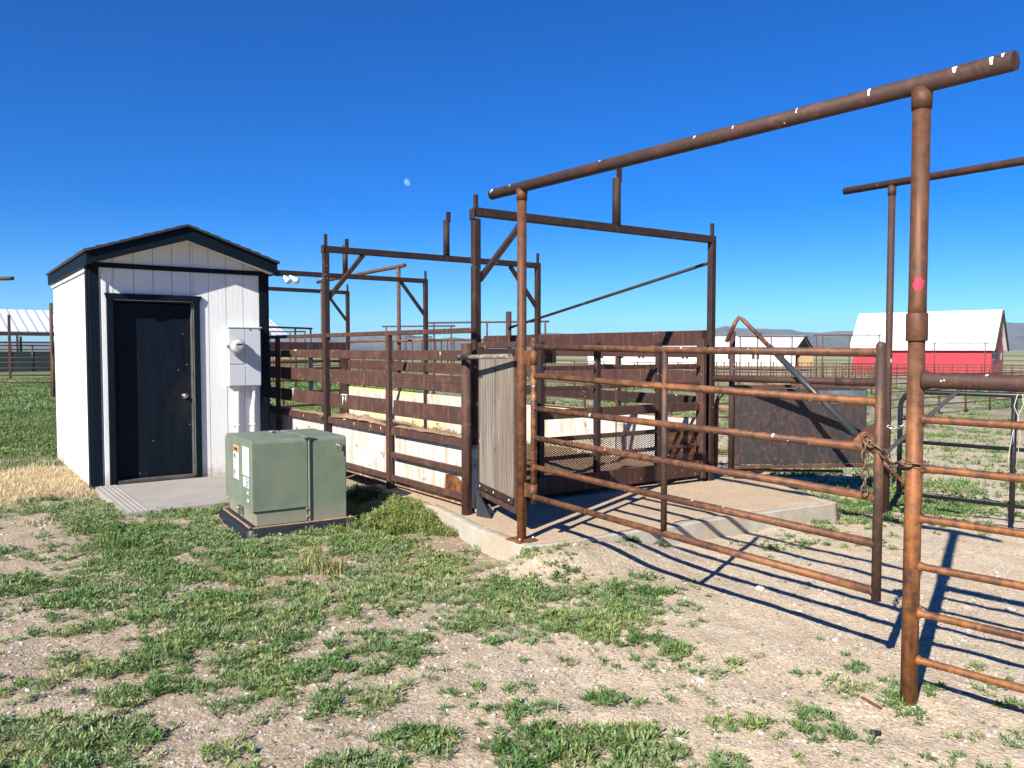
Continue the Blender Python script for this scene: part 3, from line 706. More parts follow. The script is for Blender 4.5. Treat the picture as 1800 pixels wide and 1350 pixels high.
# ------------------------------------------------------------------ pen frames
BZ = 2.70
AL = Vector((-.31, 6.86, 0)); AR = Vector((2.10, 8.42, 0)); BL = Vector((-2.14, 9.2, 0)); BR = Vector((.354, 11.03, 0))
CR = Vector((-1.46, 13.5, 0)); DR = Vector((-3.345, 16.26, 0)); CL = Vector((-3.95, 11.65, 0)); DL = Vector((-5.75, 14.2, 0))
def portal(Lp, Rp, stub, braces, label, grp, wd=.066, lab0=.1, up=0.):
    Lp = V3(Lp, lab0); Rp = V3(Rp, lab0)
    root = thing('overhead_frame', (Lp+Rp)/2, label, 'steel frame', grp)
    dn = (Rp-Lp).normalized()
    for i, p in enumerate((Lp, Rp)):
        q = part('frame_post', MB().beam(p, V3(p, BZ-.036), wd, wd, up=W), M['frame'], root)
        part('post_tip', MB().beam(V3(p, BZ+.037), V3(p, BZ+.17), .034, .034, up=W), M['frame'], q)
        if i == 0: part('end_cap', MB().box(V3(p, BZ)-dn*.036-dn*.0, .012, wd+.016, .09, (dn, dn.cross(Z)*-1, Z)), M['frame'], q)
    part('crossbeam', MB().beam(V3(Lp, BZ+up)-dn*.028, V3(Rp, BZ)+dn*.034, wd, .072), M['frame'], root)
    for side in braces:
        p, sg = (Lp, 1) if side == 'l' else (Rp, -1)
        part('corner_brace', MB().beam(V3(p, BZ-.56)+dn*sg*.03, V3(p, BZ-.035)+dn*sg*.47, .045, .05), M['frame'], root)
    if stub is not None:
        c = Lp.lerp(Rp, stub); c = V3(c, BZ+.036)
        pv = part('pivot_post', MB().tube([c, c+Z*.45], .041, 16), M['frame'], root)
        part('pivot_plate', MB().box(c+Z*.49+dn*.03-dn.cross(Z)*.0, .065, .012, .13, (dn, dn.cross(Z)*-1, Z)), M['frame'], pv)
    return root
g1 = 'steel overhead frames across the weigh pen'
portal(AL, AR, .545, 'l', 'nearest brown square-tube overhead frame spanning the weigh pen', g1, up=.022)
portal(BL, BR, .525, 'lr', 'second brown overhead frame, behind the nearest one, braced at both corners', g1)
portal(CL, CR, .53, 'r', 'third brown overhead frame, its left end hidden by the shed', g1)
portal(DL, DR, .2, 'r', 'farthest and smallest overhead frame seen just right of the shed roof', g1)

# near side wall of the pen (left)
def side_wall():
    O = Vector((-.36, 6.78, 0)); e = (BL-O); e.z = 0; e.normalize(); nrm = Vector((e.y, -e.x, 0))   # nrm points into the pen
    if nrm.dot(U) < 0: nrm = -nrm
    P = lambda t, z, o=0.: O+e*t+nrm*o+Z*z
    root = thing('pen_side_wall', P(3.4, 0), 'near side wall of the weigh pen, rusty steel planks above a stained white panel', 'pen wall')
    ts = [1.469, 3.05+.06, 4.59, 6.1, 7.6, 9.1]
    for t in ts:
        if abs(t-3.11) > .1:
            part('wall_post', MB().beam(P(t, .05, .0), P(t, 1.72, .0), .05, .06, up=e).beam(P(t+.045, .05, .012), P(t+.045, 1.62, .012), .03, .035, up=e), M['plank'], root)
    part('top_rail', MB().beam(P(-.05, 1.71, .0), P(9.2, 1.71, .0), .045, .045), M['plank'], root)
    spans = [(.05, 1.42), (1.53, 3.0), (3.16, 4.55), (4.64, 6.06), (6.15, 7.56), (7.65, 9.06)]
    for i, (a, b) in enumerate(spans):
        for z0, z1 in ((1.447, 1.54), (1.165, 1.32), (.89, 1.045)):
            if z0 == 1.165 and i == 0:
                part('wall_plank', MB().beam(P(a, (z0+z1)/2+.037, .03), P(b, (z0+z1)/2+.037, .03), .02, .074, ch=.004), M['plank'], root)
                part('wall_plank', MB().beam(P(a, (z0+z1)/2-.037, .03), P(b, (z0+z1)/2-.037, .03), .02, .074, ch=.004), M['plank'], root)
                continue
            q = part('wall_plank', MB().beam(P(a, (z0+z1)/2, .03), P(b, (z0+z1)/2, .03), .02, z1-z0, ch=.004), M['plank'], root)
        part('ledge_angle', MB().beam(P(a, .735, .0), P(b, .735, .0), .012, .07).beam(P(a, .766, .035), P(b, .766, .035), .06, .01, ch=.002), M['plank'], root)
        part('white_panel', MB().prism([P(a-.05, .18, .05), P(b+.05, .18, .05), P(b+.05, .725, .05), P(a-.05, .725, .05)], nrm*.03), M['panel'], root)
        part('bottom_angle', MB().beam(P(a, .27, .0), P(b, .27, .0), .02, .06), M['plank'], root)
    part('lower_rail', MB().beam(P(.05, .5, .0), P(1.42, .5, .0), .04, .05), M['plank'], root)
    part('rusted_patch', MB().prism([P(.18, .2, .046), P(.5, .2, .046), P(.47, .42, .046), P(.3, .44, .046), P(.2, .38, .046)], nrm*.003), M['post'], root)
    # dried manure and hay lying along the ledge
    mb = MB()
    for (ta, tb, hh) in ((.06, 1.44, .025), (1.54, 3.02, .055), (3.17, 6.05, .02)):
        n = int((tb-ta)/.03); vs = []; fs = []; K = 7
        for i in range(n+1):
            t = ta+(tb-ta)*i/n; env = min(1, i/4, (n-i)/4)*(hh if hh < .045 else hh*(.15+math.exp(-((t-2.2)/.42)**2)))
            for q in range(K+1):
                o_ = .0+.13*q/K; z_ = env*(.35+1.6*float(fbm(t*9, o_*9+ta, 81)))*math.sin(math.pi*min(1, .12+q/K*.95))*(.6+.8*float(fbm(t*50, o_*60, 83, 2)))
                vs.append(P(t, .7715+z_, o_))
        for i in range(n):
            for q in range(K): k0 = i*(K+1)+q; fs.append([k0, k0+1, k0+K+2, k0+K+1])
        mb.add(vs, fs, True)
    tag(part('manure_crust', mb, M['manure'], root), kind='stuff')
    mb = MB()
    for t, z, h in ((2.6, 1.045, .12), (2.52, 1.045, .08), (2.55, .77, .03), (2.2, .765, .03), (.62, .765, .025), (4.1, 1.045, .09), (4.0, 1.54, .02)):
        mb.prism([P(t, z, .0185), P(t+.025, z+.002, .0185), P(t+.02, z-h*.6, .0185), P(t+.012, z-h, .0185), P(t+.004, z-h*.5, .0185)], -nrm*.002)
        mb.ball(P(t+.01, z, .02), .016, 5, (1.6, 1, .4))
    tag(part('bird_droppings', mb, M['whitepaint'], root), kind='stuff')
    for t in (3.62, 5.1):
        part('strap_plate', MB().beam(P(t, .95, .055), P(t, 1.62, .055), .012, .06, up=nrm), M['greypipe'], root)
side_wall()
rp = part('round_post', MB().tube([Vector((-.385, 6.72, .12)), Vector((-.385, 6.72, 1.6))], .044, 20), M['plank'])
tag(rp, 'thick round brown pipe post at the corner beside the wooden panel', 'post')

# far side wall (right)
def far_wall():
    pts = [AR, BR, CR, DR]
    cum = [0]
    for a, b in zip(pts[:-1], pts[1:]): cum.append(cum[-1]+(b-a).length)
    def at(t):
        for i in range(3):
            if t <= cum[i+1] or i == 2:
                return pts[i].lerp(pts[i+1], (t-cum[i])/(cum[i+1]-cum[i]))
    e = (DR-AR).normalized(); nrm = Vector((-e.y, e.x, 0))
    if nrm.dot(U) > 0: nrm = -nrm                                   # towards the pen inside
    P = lambda t, z, o=0.: V3(at(t)+nrm*o, z)
    L_ = cum[-1]
    root = thing('pen_side_wall', P(4.5, 0), 'far side wall of the weigh pen, brown planks over white and yellow-stained panels', 'pen wall')
    tc = 4.45
    part('top_plank', MB().beam(P(.03, 1.67), P(cum[1], 1.67), .02, .165).beam(P(cum[1], 1.67), P(tc, 1.67), .02, .165), M['plankd'], root)
    part('top_rail', MB().tube([P(tc, 1.70), P(cum[2], 1.70)], .018, 10).tube([P(cum[2], 1.7), P(L_, 1.70)], .018, 10), M['gate'], root)
    posts = [1.5, cum[1], 4.55, cum[2], 7.65]
    for t in posts:
        if t in (cum[1], cum[2]): continue
        part('wall_post', MB().beam(P(t, .1, -.03), P(t, 1.62 if t < 5 else 1.7, -.03), .05, .06, up=e), M['plankd'], root)
    br = [.05, 1.5, cum[1], 4.55, cum[2], 7.65, L_]
    for i, (a, b) in enumerate(zip(br[:-1], br[1:])):
        for z, h, mm in ((1.497, .07, 'plankd'), (1.245, .155, 'plank'), (.985, .125, 'wood')):
            if i > 2 and z > 1.4: continue
            if i > 2 and mm == 'wood': continue
            part('wall_plank', MB().beam(P(a+.03, z, .0), P(b-.03, z, .0), .022, h), M['frame' if mm == 'wood' else mm], root)
        part('white_panel', MB().prism([P(a+.012, .2, .0), P(b-.012, .2, .0), P(b-.012, .795, .0), P(a+.012, .795, .0)], -nrm*.03), M['panely' if i else 'panel'], root)
        if i == 0: part('rusted_sheet', MB().prism([P(.1, .22, .006), P(.85, .22, .006), P(.75, .6, .006), P(.8, .72, .006), P(.1, .74, .006)], nrm*.002), M['gate'], root)
    part('soil_line', MB().beam(P(.1, .8, -.015), P(4.4, .8, -.015), .03, .012), M['manure'], root)
    for px in (691, 712, 725, 742, 766, 776, 787, 798):
        lo, hi = tc, L_
        for _ in range(40):
            md = (lo+hi)/2; q = at(md)
            if 900+F*q.x/q.y > px: lo = md
            else: hi = md
        part('picket', MB().tube([P(lo, 1.33), P(lo, 1.69)], .009, 8), M['frame'], root)
    part('tie_post', MB().tube([P(cum[1]+.75, .2, -.05), P(cum[1]+.75, 2.1, -.05)], .042, 16), M['plankd'], root)
    part('stay_rod', MB().tube([V3(AR, 2.47)-e*.02, P(cum[1]+.7, 1.86, -.02)], .018, 10), M['frame'], root)
    part('gate_stop', MB().beam(P(.06, .2, .04), P(.06, 1.75, .04), .03, .11, up=nrm), M['plankd'], root)
far_wall()

# back end of the pen
def back_end():
    e = (DL-DR).normalized()
    P = lambda s, z: V3(DR+e*s, z)
    root = thing('pen_back_gate', P(1.4, 0), 'back gate of the weigh pen, dark top plank over pipe rails', 'gate')
    part('top_plank', MB().beam(P(.02, 1.615), P(2.9, 1.615), .02, .15), M['plankd'], root)
    part('gate_post', MB().beam(P(.12, .1), P(.12, 1.54), .16, .05, up=W), M['plank'], root)
    part('gate_post', MB().beam(P(2.85, .1), P(2.85, 1.54), .1, .05, up=W), M['plank'], root)
    for z in (1.31, 1.17, .95, .72, .45): part('rail', MB().tube([P(.2, z), P(2.8, z)], .024, 10), M['gate'], root)
    for s in (.8, 1.4, 2.0): part('stile', MB().tube([P(s, .45), P(s, 1.31)], .02, 8), M['gate'], root)
back_end()

# pen floor, full of dried manure
def floor():
    mb = MB(); a, b, c, d = Vector((-.25, 6.95, 0)), Vector((2.02, 8.5, 0)), Vector((-3.4, 16.2, 0)), Vector((-5.7, 14.15, 0))
    n, m_ = 40, 110; vs = []; fs = []
    for j in range(m_+1):
        for i in range(n+1):
            p = a.lerp(b, i/n).lerp(d.lerp(c, i/n), j/m_); z = .24+float(fbm(p.x*2, p.y*2, 77)-.5)*.12+float(fbm(p.x*9, p.y*9, 78)-.5)*.05
            if i in (0, 1): z += .03
            vs.append((p.x, p.y, z))
    for j in range(m_):
        for i in range(n): k = j*(n+1)+i; fs.append([k, k+1, k+n+2, k+n+1])
    mb.add(vs, fs, True)
    o = part('scale_deck', mb, M['manure']); tag(o, kind='structure')
floor()

# entrance gate of the pen with expanded mesh
def mesh_gate():
    O = Vector((-.37, 6.76, 0)); e = (V3(AR, 0)-O).normalized(); L_ = (V3(AR, 0)-O).length; nrm = Vector((e.y, -e.x, 0))
    P = lambda s, z, o=0.: O+e*s+nrm*o+Z*z
    s0, s1 = .76, L_-.17
    root = thing('pen_entry_gate', P(1.8, .15), 'entry gate of the weigh pen with rails and expanded metal mesh', 'gate')
    for s in (s0, 1.42, 2.22): part('stile', MB().beam(P(s, .2), P(s, 1.62), .05, .055, up=e), M['frame'], root)
    part('end_stile', MB().beam(P(s1+.03, .2), P(s1+.03, 1.66), .05, .1, up=nrm), M['plank'], root)
    for z, h in ((1.38, .04), (1.195, .034), (.725, .042), (.55, .034)):
        part('rail', MB().beam(P(s0+.03, z), P(s1-.02, z), .035, h), M['plank'], root)
    part('rail_plank', MB().beam(P(s0+.03, .955), P(s1-.02, .955), .02, .09), M['plank'], root)
    part('kick_plate', MB().beam(P(.35, .31, .03), P(s1-.02, .31, .03), .012, .16), M['plankd'], root)
    part('top_plate', MB().beam(P(s0, 1.50, -.04), P(s0+.2, 1.50, -.04), .012, .15), M['frame'], root)
    part('kick_plate', MB().beam(P(s1-.01, .33), P(L_-.04, .33), .012, .3), M['plankd'], root)
    # expanded metal
    mb = MB(); pw, ph = .042, .02; z0, z1 = .38, .705; a0, a1 = .1, s1-.03; n = 0
    k = -int((z1-z0)/ph)-2
    while a0+k*pw < a1:
        for sg in (1, -1):
            # line s = a0 + k*pw + sg*(z-z0)*pw/ph*.5...
            slope = pw/ph/2*2
            sA = a0+k*pw if sg > 0 else a0+k*pw+(z1-z0)*slope
            sB = sA+sg*(z1-z0)*slope
            pA, pB = (sA, z0), (sB, z1)
            def clip(p, q):
                (x0, y0), (x1, y1) = p, q; t0, t1 = 0., 1.; dx = x1-x0
                for lim, s_ in ((a0, 1), (a1, -1)):
                    f0 = (x0-lim)*s_; f1 = (x1-lim)*s_
                    if f0 < 0 and f1 < 0: return None
                    if f0 < 0: t0 = max(t0, f0/(f0-f1))
                    if f1 < 0: t1 = min(t1, f0/(f0-f1))
                return None if t0 >= t1 else ((x0+dx*t0, y0+(y1-y0)*t0), (x0+dx*t1, y0+(y1-y0)*t1))
            cl = clip(pA, pB)
            if cl:
                (x0, y0), (x1, y1) = cl
                mb.beam(P(x0, y0, -.02+sg*.002), P(x1, y1, -.02+sg*.002), .0052, .004, up=nrm, ch=.0005)
        k += 1
    part('expanded_mesh', mb, M['frame'], root)
mesh_gate()

# weathered wooden panel gate
def wood_gate():
    a = Vector((-.27, 6.74, 0)); b = Vector((.045, 5.93, 0)); e = (b-a).normalized(); nrm = Vector((e.y, -e.x, 0)); L_ = (b-a).length
    P = lambda s, z, o=0.: a+e*s+nrm*o+Z*z
    root = thing('wooden_gate_panel', P(L_/2, .3), 'narrow gate of two grey weathered boards in a rusty steel frame', 'gate')
    part('frame_tube', MB().beam(P(0, 1.585), P(L_, 1.585), .04, .045), M['plank'], root)
    part('frame_tube', MB().beam(P(0, .335), P(L_, .335), .04, .045), M['plank'], root)
    part('frame_tube', MB().beam(P(.02, .36), P(.02, 1.56), .04, .04, up=nrm), M['plank'], root)
    part('frame_tube', MB().beam(P(L_-.02, .36), P(L_-.02, 1.56), .04, .04, up=nrm), M['plank'], root)
    w0 = .05; w1 = L_*.5; ends = ((w0, w1-.012), (w1+.014, L_-.03))
    for bi, (s0, s1) in enumerate(ends):
        mb = MB(); N = 24; vs = []; fs = []
        for i in range(N+1):
            z = .39+1.15*i/N; k = random.uniform(-.0025, .0025)
            vs += [P(s0+k, z, .024), P(s1+random.uniform(-.0035, .002), z, .024), P(s1, z, -.012), P(s0, z, -.012)]
        for i in range(N):
            for q in range(4): fs.append([i*4+q, i*4+(q+1) % 4, i*4+4+(q+1) % 4, i*4+4+q])
        fs.append([3, 2, 1, 0]); fs.append([N*4+q for q in range(4)])
        part('board', MB().add(vs, fs), M['wood2' if bi else 'wood'], root)
    part('gap_shade_strip', MB().beam(P(L_*.5, .39, -.02), P(L_*.5, 1.54, -.02), .012, .09, up=e), M['frame'], root)  # dark strip added to stand in for the shade between the boards
    part('batten_strip', MB().beam(P(.03, .405, .03), P(L_-.02, .405, .03), .008, .055, ch=.002), M['frame'], root)
    for s in (.1, L_*.5, L_-.09):
        part('bolt', MB().tube([P(s, .405, .033), P(s, .405, .045)], .013, 6), M['bolt'], root)
    part('batten_strip', MB().beam(P(.03, 1.53, .03), P(L_-.02, 1.53, .03), .008, .05, ch=.002), M['frame'], root)
    # latch pole resting across the top, and its shadow-free keeper
    r = thing('latch_pole', P(.2, 1.49), 'grey lichen-spotted pipe latch lying across the top of the wooden gate', 'latch bar')
    x0 = Vector((-.44, 6.63, 1.487)); x1 = P(L_+.06, 1.50, .085)
    part('latch_bar', MB().tube([x0, x0.lerp(x1, .3)-Z*.003, x1], .019, 14), M['lichen'], r)
    part('knob_end', MB().ball(x0, .027, 8), M['greypipe'], r)
    sp = MB().tube([x0.lerp(x1, .09)+Vector((0, 0, .0))+Vector((math.cos(k*.9)*.0, 0, 0))+nrm*math.cos(k*1.2)*.025+Z*math.sin(k*1.2)*.025+e*k*.004 for k in range(40)], .004, 6)
    part('spring', sp, M['frame'], r)
wood_gate()
# trapezoid gusset and stone at the foot of the corner post
o = part('gusset_plate', MB().prism([Vector((-.30, 6.64, .15)), Vector((-.17, 6.51, .15)), Vector((-.21, 6.55, .22)), Vector((-.30, 6.64, .38))], Vector((.05, .05, 0)).normalized()*.012), M['greypipe'])
tag(o, 'grey triangular steel plate at the foot of the round corner post', 'bracket')

# ------------------------------------------------------------------ concrete slab of the scale
def slab():
    top = [G(x, y, .15) for x, y in ((690, 868), (762, 892), (812, 917), (825, 925), (872, 943), (925, 962), (985, 955), (1050, 945), (1250, 915), (1472, 884), (1440, 873), (1330, 838), (1255, 815))]
    top = [V3(p, 0) for p in top]+[Vector((1.2, 9.7, 0)), Vector((-1.6, 8.1, 0))]
    # refine + jitter outline
    out = []
    for i, p in enumerate(top):
        q = top[(i+1) % len(top)]; n = max(1, int((q-p).length/.05)) if i < 12 else 1
        for k in range(n):
            r = p.lerp(q, k/n); j = .004; out.append(r+Vector((random.uniform(-j, j), random.uniform(-j, j), 0)) if 0 < i < 11 else r)
    c = sum(out, Vector())/len(out); n = len(out)
    def rings(lv):
        vs = []
        for ins, z in lv:
            for i_, p in enumerate(out):
                d = (c-p); d.z = 0; d.normalize(); chip = .022*max(0, math.sin(i_*1.7)+math.sin(i_*.61)-1.45)
                h = z+(float(fbm(p.x*14, p.y*14, 5)-.5)*.014 if z > .1 else 0)-(chip if z > .14 else 0)
                vs.append((p+d*(ins+float(fbm(p.x*7, p.y*7, 15)-.5)*.008+chip*.8*(z > .1)))+Z*h)
        fs = []
        for i in range(len(lv)-1):
            for k in range(n): fs.append([i*n+k, i*n+(k+1) % n, (i+1)*n+(k+1) % n, (i+1)*n+k])
        return vs, fs
    side, sf = rings([(-.012, -.06), (-.004, .05), (0, .146)]); top_, tf = rings([(.0, .146), (.006, .151), (.04, .153), (.09, .153), (.10, .146)])
    tf.append([4*n+k for k in range(n)])
    root = thing('scale_foundation', c, 'raised concrete platform with dusty top under the pen entrance', 'concrete platform')
    part('slab', MB().add(side, sf, True).add(top_, tf, [True]*(len(tf)-1)+[False]), M['concrete'], root)
    # soil sheet lying on it
    ins = [c+(p-c)*(1-(.03+.22*float(fbm(p.x*2.2, p.y*2.2, 19))**1.5)/max((p-c).length, .5)) for p in out]; m_ = len(ins)
    vs = [Vector((p.x, p.y, .145)) for p in ins]; N = 7
    for j in range(1, N):
        for p in ins:
            q = p.lerp(c, j/N); vs.append(Vector((q.x, q.y, .152+float(fbm(q.x*3, q.y*3, 8))*.014)))
    vs.append(Vector((c.x, c.y, .158))); fs = []
    for j in range(N-1):
        for k in range(m_): fs.append([j*m_+k, j*m_+(k+1) % m_, (j+1)*m_+(k+1) % m_, (j+1)*m_+k])
    for k in range(m_): fs.append([(N-1)*m_+k, (N-1)*m_+(k+1) % m_, N*m_])
    part('dust_layer', MB().add(vs, fs, True), dm, root)
dm = dirt('slab_dust', [(.4, .29, .185), (.45, .33, .22), (.49, .375, .26), (.54, .44, .33), (.25, .17, .11)], .5, 60).m
slab()

# ------------------------------------------------------------------ near pipe portal with collar
NP = Vector((1.736, 3.422, 0)); HP = Vector((.071, 5.783, .15)); PD = V3(NP-HP, 0).normalized()
def near_portal():
    root = thing('pipe_gateway', (NP+HP)/2, 'tall rusty round-pipe gateway with a crossbar over the front gate', 'pipe gateway')
    p = NP
    q = part('gateway_post', MB().tube([p-Z*.1, p+Z*1.6], .0345, 28).tube([p+Z*1.68, p+Z*1.74, p+Z*2.62], [.038, .036, .036], 28), M['post'], root, 'rust-orange right post with collar and red paint mark')
    part('collar', MB().tube([p+Z*1.585, p+Z*1.59, p+Z*1.70, p+Z*1.705], [.041, .0435, .0435, .041], 28), M['post'], q)
    part('cap_collar', MB().tube([p+Z*2.565, p+Z*2.652], [.040, .042], 28), M['post'], q)
    q2 = part('gateway_post', MB().tube([HP, V3(HP, 2.69)], .0345, 24), M['post'], root)
    part('cap_collar', MB().tube([V3(HP, 2.62), V3(HP, 2.70)], [.039, .041], 24), M['post'], q2)
    part('foot_plate', MB().box(HP+Z*.006, .17, .17, .014, (U, W, Z)), M['post'], q2)
    for a in ((-.06, -.06), (.06, -.06)):
        part('anchor_bolt', MB().tube([HP+U*a[0]+W*a[1]+Z*.012, HP+U*a[0]+W*a[1]+Z*.035], .011, 6), M['bolt'], q2)
    a = V3(HP-PD*.385, 2.722); b = V3(NP+PD*.361, 2.664)
    cb = part('crossbar', MB().tube([a, b], .0385, 28), M['beam'], root)
    # bird droppings on the bar
    mb = MB(); ln = (b-a).length; BD = (b-a).normalized(); sd = BD.cross(Z).normalized()
    for t in [.03, .05, .27, 1.25, 2.3, 2.68, 3.05, 3.42, 3.56, 3.6]:
        if t > ln: continue
        n = random.randint(3, 7); r0 = .0395; w0 = random.uniform(.004, .011); ph0 = random.uniform(.7, 1.2)
        side = 1 if sd.dot(Vector((0, -1, 0))) > 0 else -1
        vs = []; fs = []
        for k in range(n+1):
            ph = ph0-k*.16; ww = w0*(1-k/(n+1)*.6)*random.uniform(.7, 1.2)
            for s in (-1, 1): vs.append(a+BD*(t+s*ww+k*.001)+(sd*side*math.cos(ph)+Z*math.sin(ph))*r0)
        for k in range(n): fs.append([k*2, k*2+1, k*2+3, k*2+2])
        mb.add(vs, fs)
    tag(part('bird_droppings', mb, M['whitepaint'], cb), kind='stuff')
    # red paint blotch facing the camera
    vs = []; fs = []; n = 8
    for j in range(6):
        for i in range(n):
            ph = R(-150+i*11); z = 1.80+j*.011+random.uniform(-.003, .003)
            vs.append(NP+Vector((math.cos(ph), math.sin(ph), 0))*.0368+Z*z)
    for j in range(5):
        for i in range(n-1):
            if (j in (0, 4)) and i in (0, 3, 5, 6) or (j, i) in ((1, 6), (3, 0), (2, 6)): continue
            fs.append([j*n+i, j*n+i+1, (j+1)*n+i+1, (j+1)*n+i])
    part('red_paint_mark', MB().add(vs, fs), M['redspray'], q)
near_portal()

# front gate, six rails
GA = Vector((.155, 5.685, 0)); GB = Vector((1.668, 3.604, 0)); ge = (GB-GA).normalized()
def front_gate():
    root = thing('pipe_gate', (GA+GB)/2+Z*.4, 'long six-rail rusty pipe gate hung across the front of the platform', 'gate')
    zl = [1.566, 1.363, 1.128, .917, .706, .491]; zr = [1.535, 1.311, 1.097, .874, .66, .44]
    part('stile', MB().tube([V3(GA, .44), V3(GA, 1.61)], .0215, 18).ball(V3(GA, 1.612), .0215, 8), M['gate'], root)
    part('stile', MB().tube([V3(GB, .40), V3(GB, 1.565)], .0215, 20).ball(V3(GB, 1.565), .0215, 8), M['stile'], root)
    for a, b in zip(zl, zr):
        mid = V3(GA, a).lerp(V3(GB, b), .5)-Z*.004
        rl = MB().tube([V3(GA, a), mid, V3(GB, b)], .0205, 18)
        for p_, z_, sg in ((GA, a, 1), (GB, b, -1)):
            for d_, r_ in ((.022, .0245), ):
                rl.tube([V3(p_, z_)+ge*sg*(d_-.004), V3(p_, z_)+ge*sg*d_, V3(p_, z_)+ge*sg*(d_+.006)], [.022, r_, .021], 16)
        part('rail', rl, M['gate'], root)
    t = .52
    g = None; lo, hi = 0, 1
    for _ in range(40):
        md = (lo+hi)/2; q = GA.lerp(GB, md)
        if 900+F*q.x/q.y < 1169: lo = md
        else: hi = md
    q = GA.lerp(GB, lo)
    part('stile', MB().tube([V3(q, 1.55), V3(q, .465)], .0185, 16), M['stile'], root)
    for z in (1.49, .53):
        hg = part('hinge', MB().tube([V3(GA, z-.05), V3(GA, z+.05)], .0275, 18).beam(V3(GA, z), V3(HP, z)+PD*.03, .008, .1), M['post'], root)
    # triangular chain plate on the latch end
    c = V3(GB, 1.125)-ge*.02
    part('chain_plate', MB().prism([c, c-ge*.12-Z*.02, c-ge*.05+Z*.06, c+Z*.09], ge.cross(Z)*.008), M['gate'], root)
front_gate()

# chains
def link_chain(path, name, label, m, ln=.052, r=.0048, wd=.0145):
    pts = [Vector(p) for p in path]; mb = MB(); cum = [0]
    for a, b in zip(pts[:-1], pts[1:]): cum.append(cum[-1]+(b-a).length)
    n = int(cum[-1]/(ln*.72))
    def at(t):
        for i in range(len(pts)-1):
            if t <= cum[i+1]+1e-6: return pts[i].lerp(pts[i+1], (t-cum[i])/max(cum[i+1]-cum[i], 1e-6)), (pts[i+1]-pts[i]).normalized()
        return pts[-1], (pts[-1]-pts[-2]).normalized()
    for k in range(n):
        p, t = at((k+.5)*cum[-1]/n); a = t.cross(Z if abs(t.z) < .9 else ge).normalized(); b = t.cross(a)
        q = R(45+90*(k % 2)+random.uniform(-14, 14)); s = a*math.cos(q)+b*math.sin(q); ring = []
        for j in range(13):
            w_ = 2*math.pi*j/12; cx = math.cos(w_); sy = math.sin(w_)
            ring.append(p+t*((ln/2-wd)*(1 if cx > 0 else -1)*(abs(cx) > 1e-6)+cx*wd)+s*sy*wd)
        mb.tube(ring, r, 6, caps=False)
    o = part(name, mb, m); tag(o, label, 'chain'); return o
c0 = V3(GB, 1.165)-ge*.07+ge.cross(Z)*.02
fr = Vector((0, -1, 0))
link_chain([c0+fr*.03, c0+fr*.035-Z*.28], 'chain', 'loose end of rusty chain hanging down the latch end of the gate', M['chain'])
w1 = V3(GB, 1.12)+fr*.035; w2 = V3(NP, 1.065)
arc = [w2+Vector((math.cos(q), math.sin(q), 0))*.042+Z*(.012*math.sin(q)) for q in [R(x) for x in range(200, 360, 20)]]
link_chain([c0+fr*.03-Z*.03, w1-Z*.03, w1.lerp(arc[0], .5)-Z*.05]+arc, 'chain', 'rusty chain wrapped from the gate end around the tall pipe post', M['chain'])

# fence of pipes right of the near post
def near_fence():
    d = Vector((2.03, 3.10, 0))-NP; d.z = 0; d.normalize(); e = NP+d*2.6
    root = thing('pipe_fence', NP.lerp(e, .5), 'rusty pipe fence with one fat top pipe running off the right edge', 'fence')
    st = NP+d*.02
    part('top_pipe', MB().tube([V3(st+d*.01, 1.418), V3(st+d*.022, 1.418), V3(st+d*.045, 1.418), V3(e, 1.40)], [.038, .043, .034, .034], 24), M['beam'], root)
    for z in (1.25, 1.04, .822, .614, .41, .204): part('rail', MB().tube([V3(st, z), V3(NP+d*.034, z), V3(NP+d*.04, z), V3(NP+d*.047, z), V3(e, z)], [.0165, .022, .0225, .0165, .0165], 16), M['post'], root)
    part('fence_post', MB().tube([V3(e, -.1), V3(e, 1.6)], .036, 18), M['post'], root)
near_fence()

# second gateway on the far side of the lane
P2 = Vector((3.484, 7.37, 0)); D2 = Vector((.6, -.8, 0))
def portal2():
    e = P2+D2*4.0
    root = thing('pipe_gateway', P2.lerp(e, .5), 'second taller pipe gateway behind the near post, crossbar leaving the frame', 'pipe gateway')
    for p in (P2, e):
        q = part('gateway_post', MB().tube([p-Z*.1, p+Z*3.05], .031, 20), M['beam'], root)
        part('cap_collar', MB().tube([p+Z*2.96, p+Z*3.04], .036, 20), M['beam'], q)
    a = V3(P2-D2*.47, 3.07); b = V3(e+D2*.4, 3.07)
    part('crossbar', MB().tube([a, b], .034, 20), M['beam'], root)
portal2()
# fat horizontal pipe between pen and second gateway
a = V3(AR, 1.245)+Vector((.04, 0, 0)); b = V3(P2, 1.24)
root = thing('cross_pipe', a.lerp(b, .5), 'fat horizontal brown pipe above the steel sheet gate', 'pipe')
part('pipe', MB().tube([a, b], .034, 18), M['beam'], root)
c = a.lerp(b, .78); part('coupling', MB().tube([c-(b-a).normalized()*.09, c+(b-a).normalized()*.09], .04, 18), M['beam'], root)

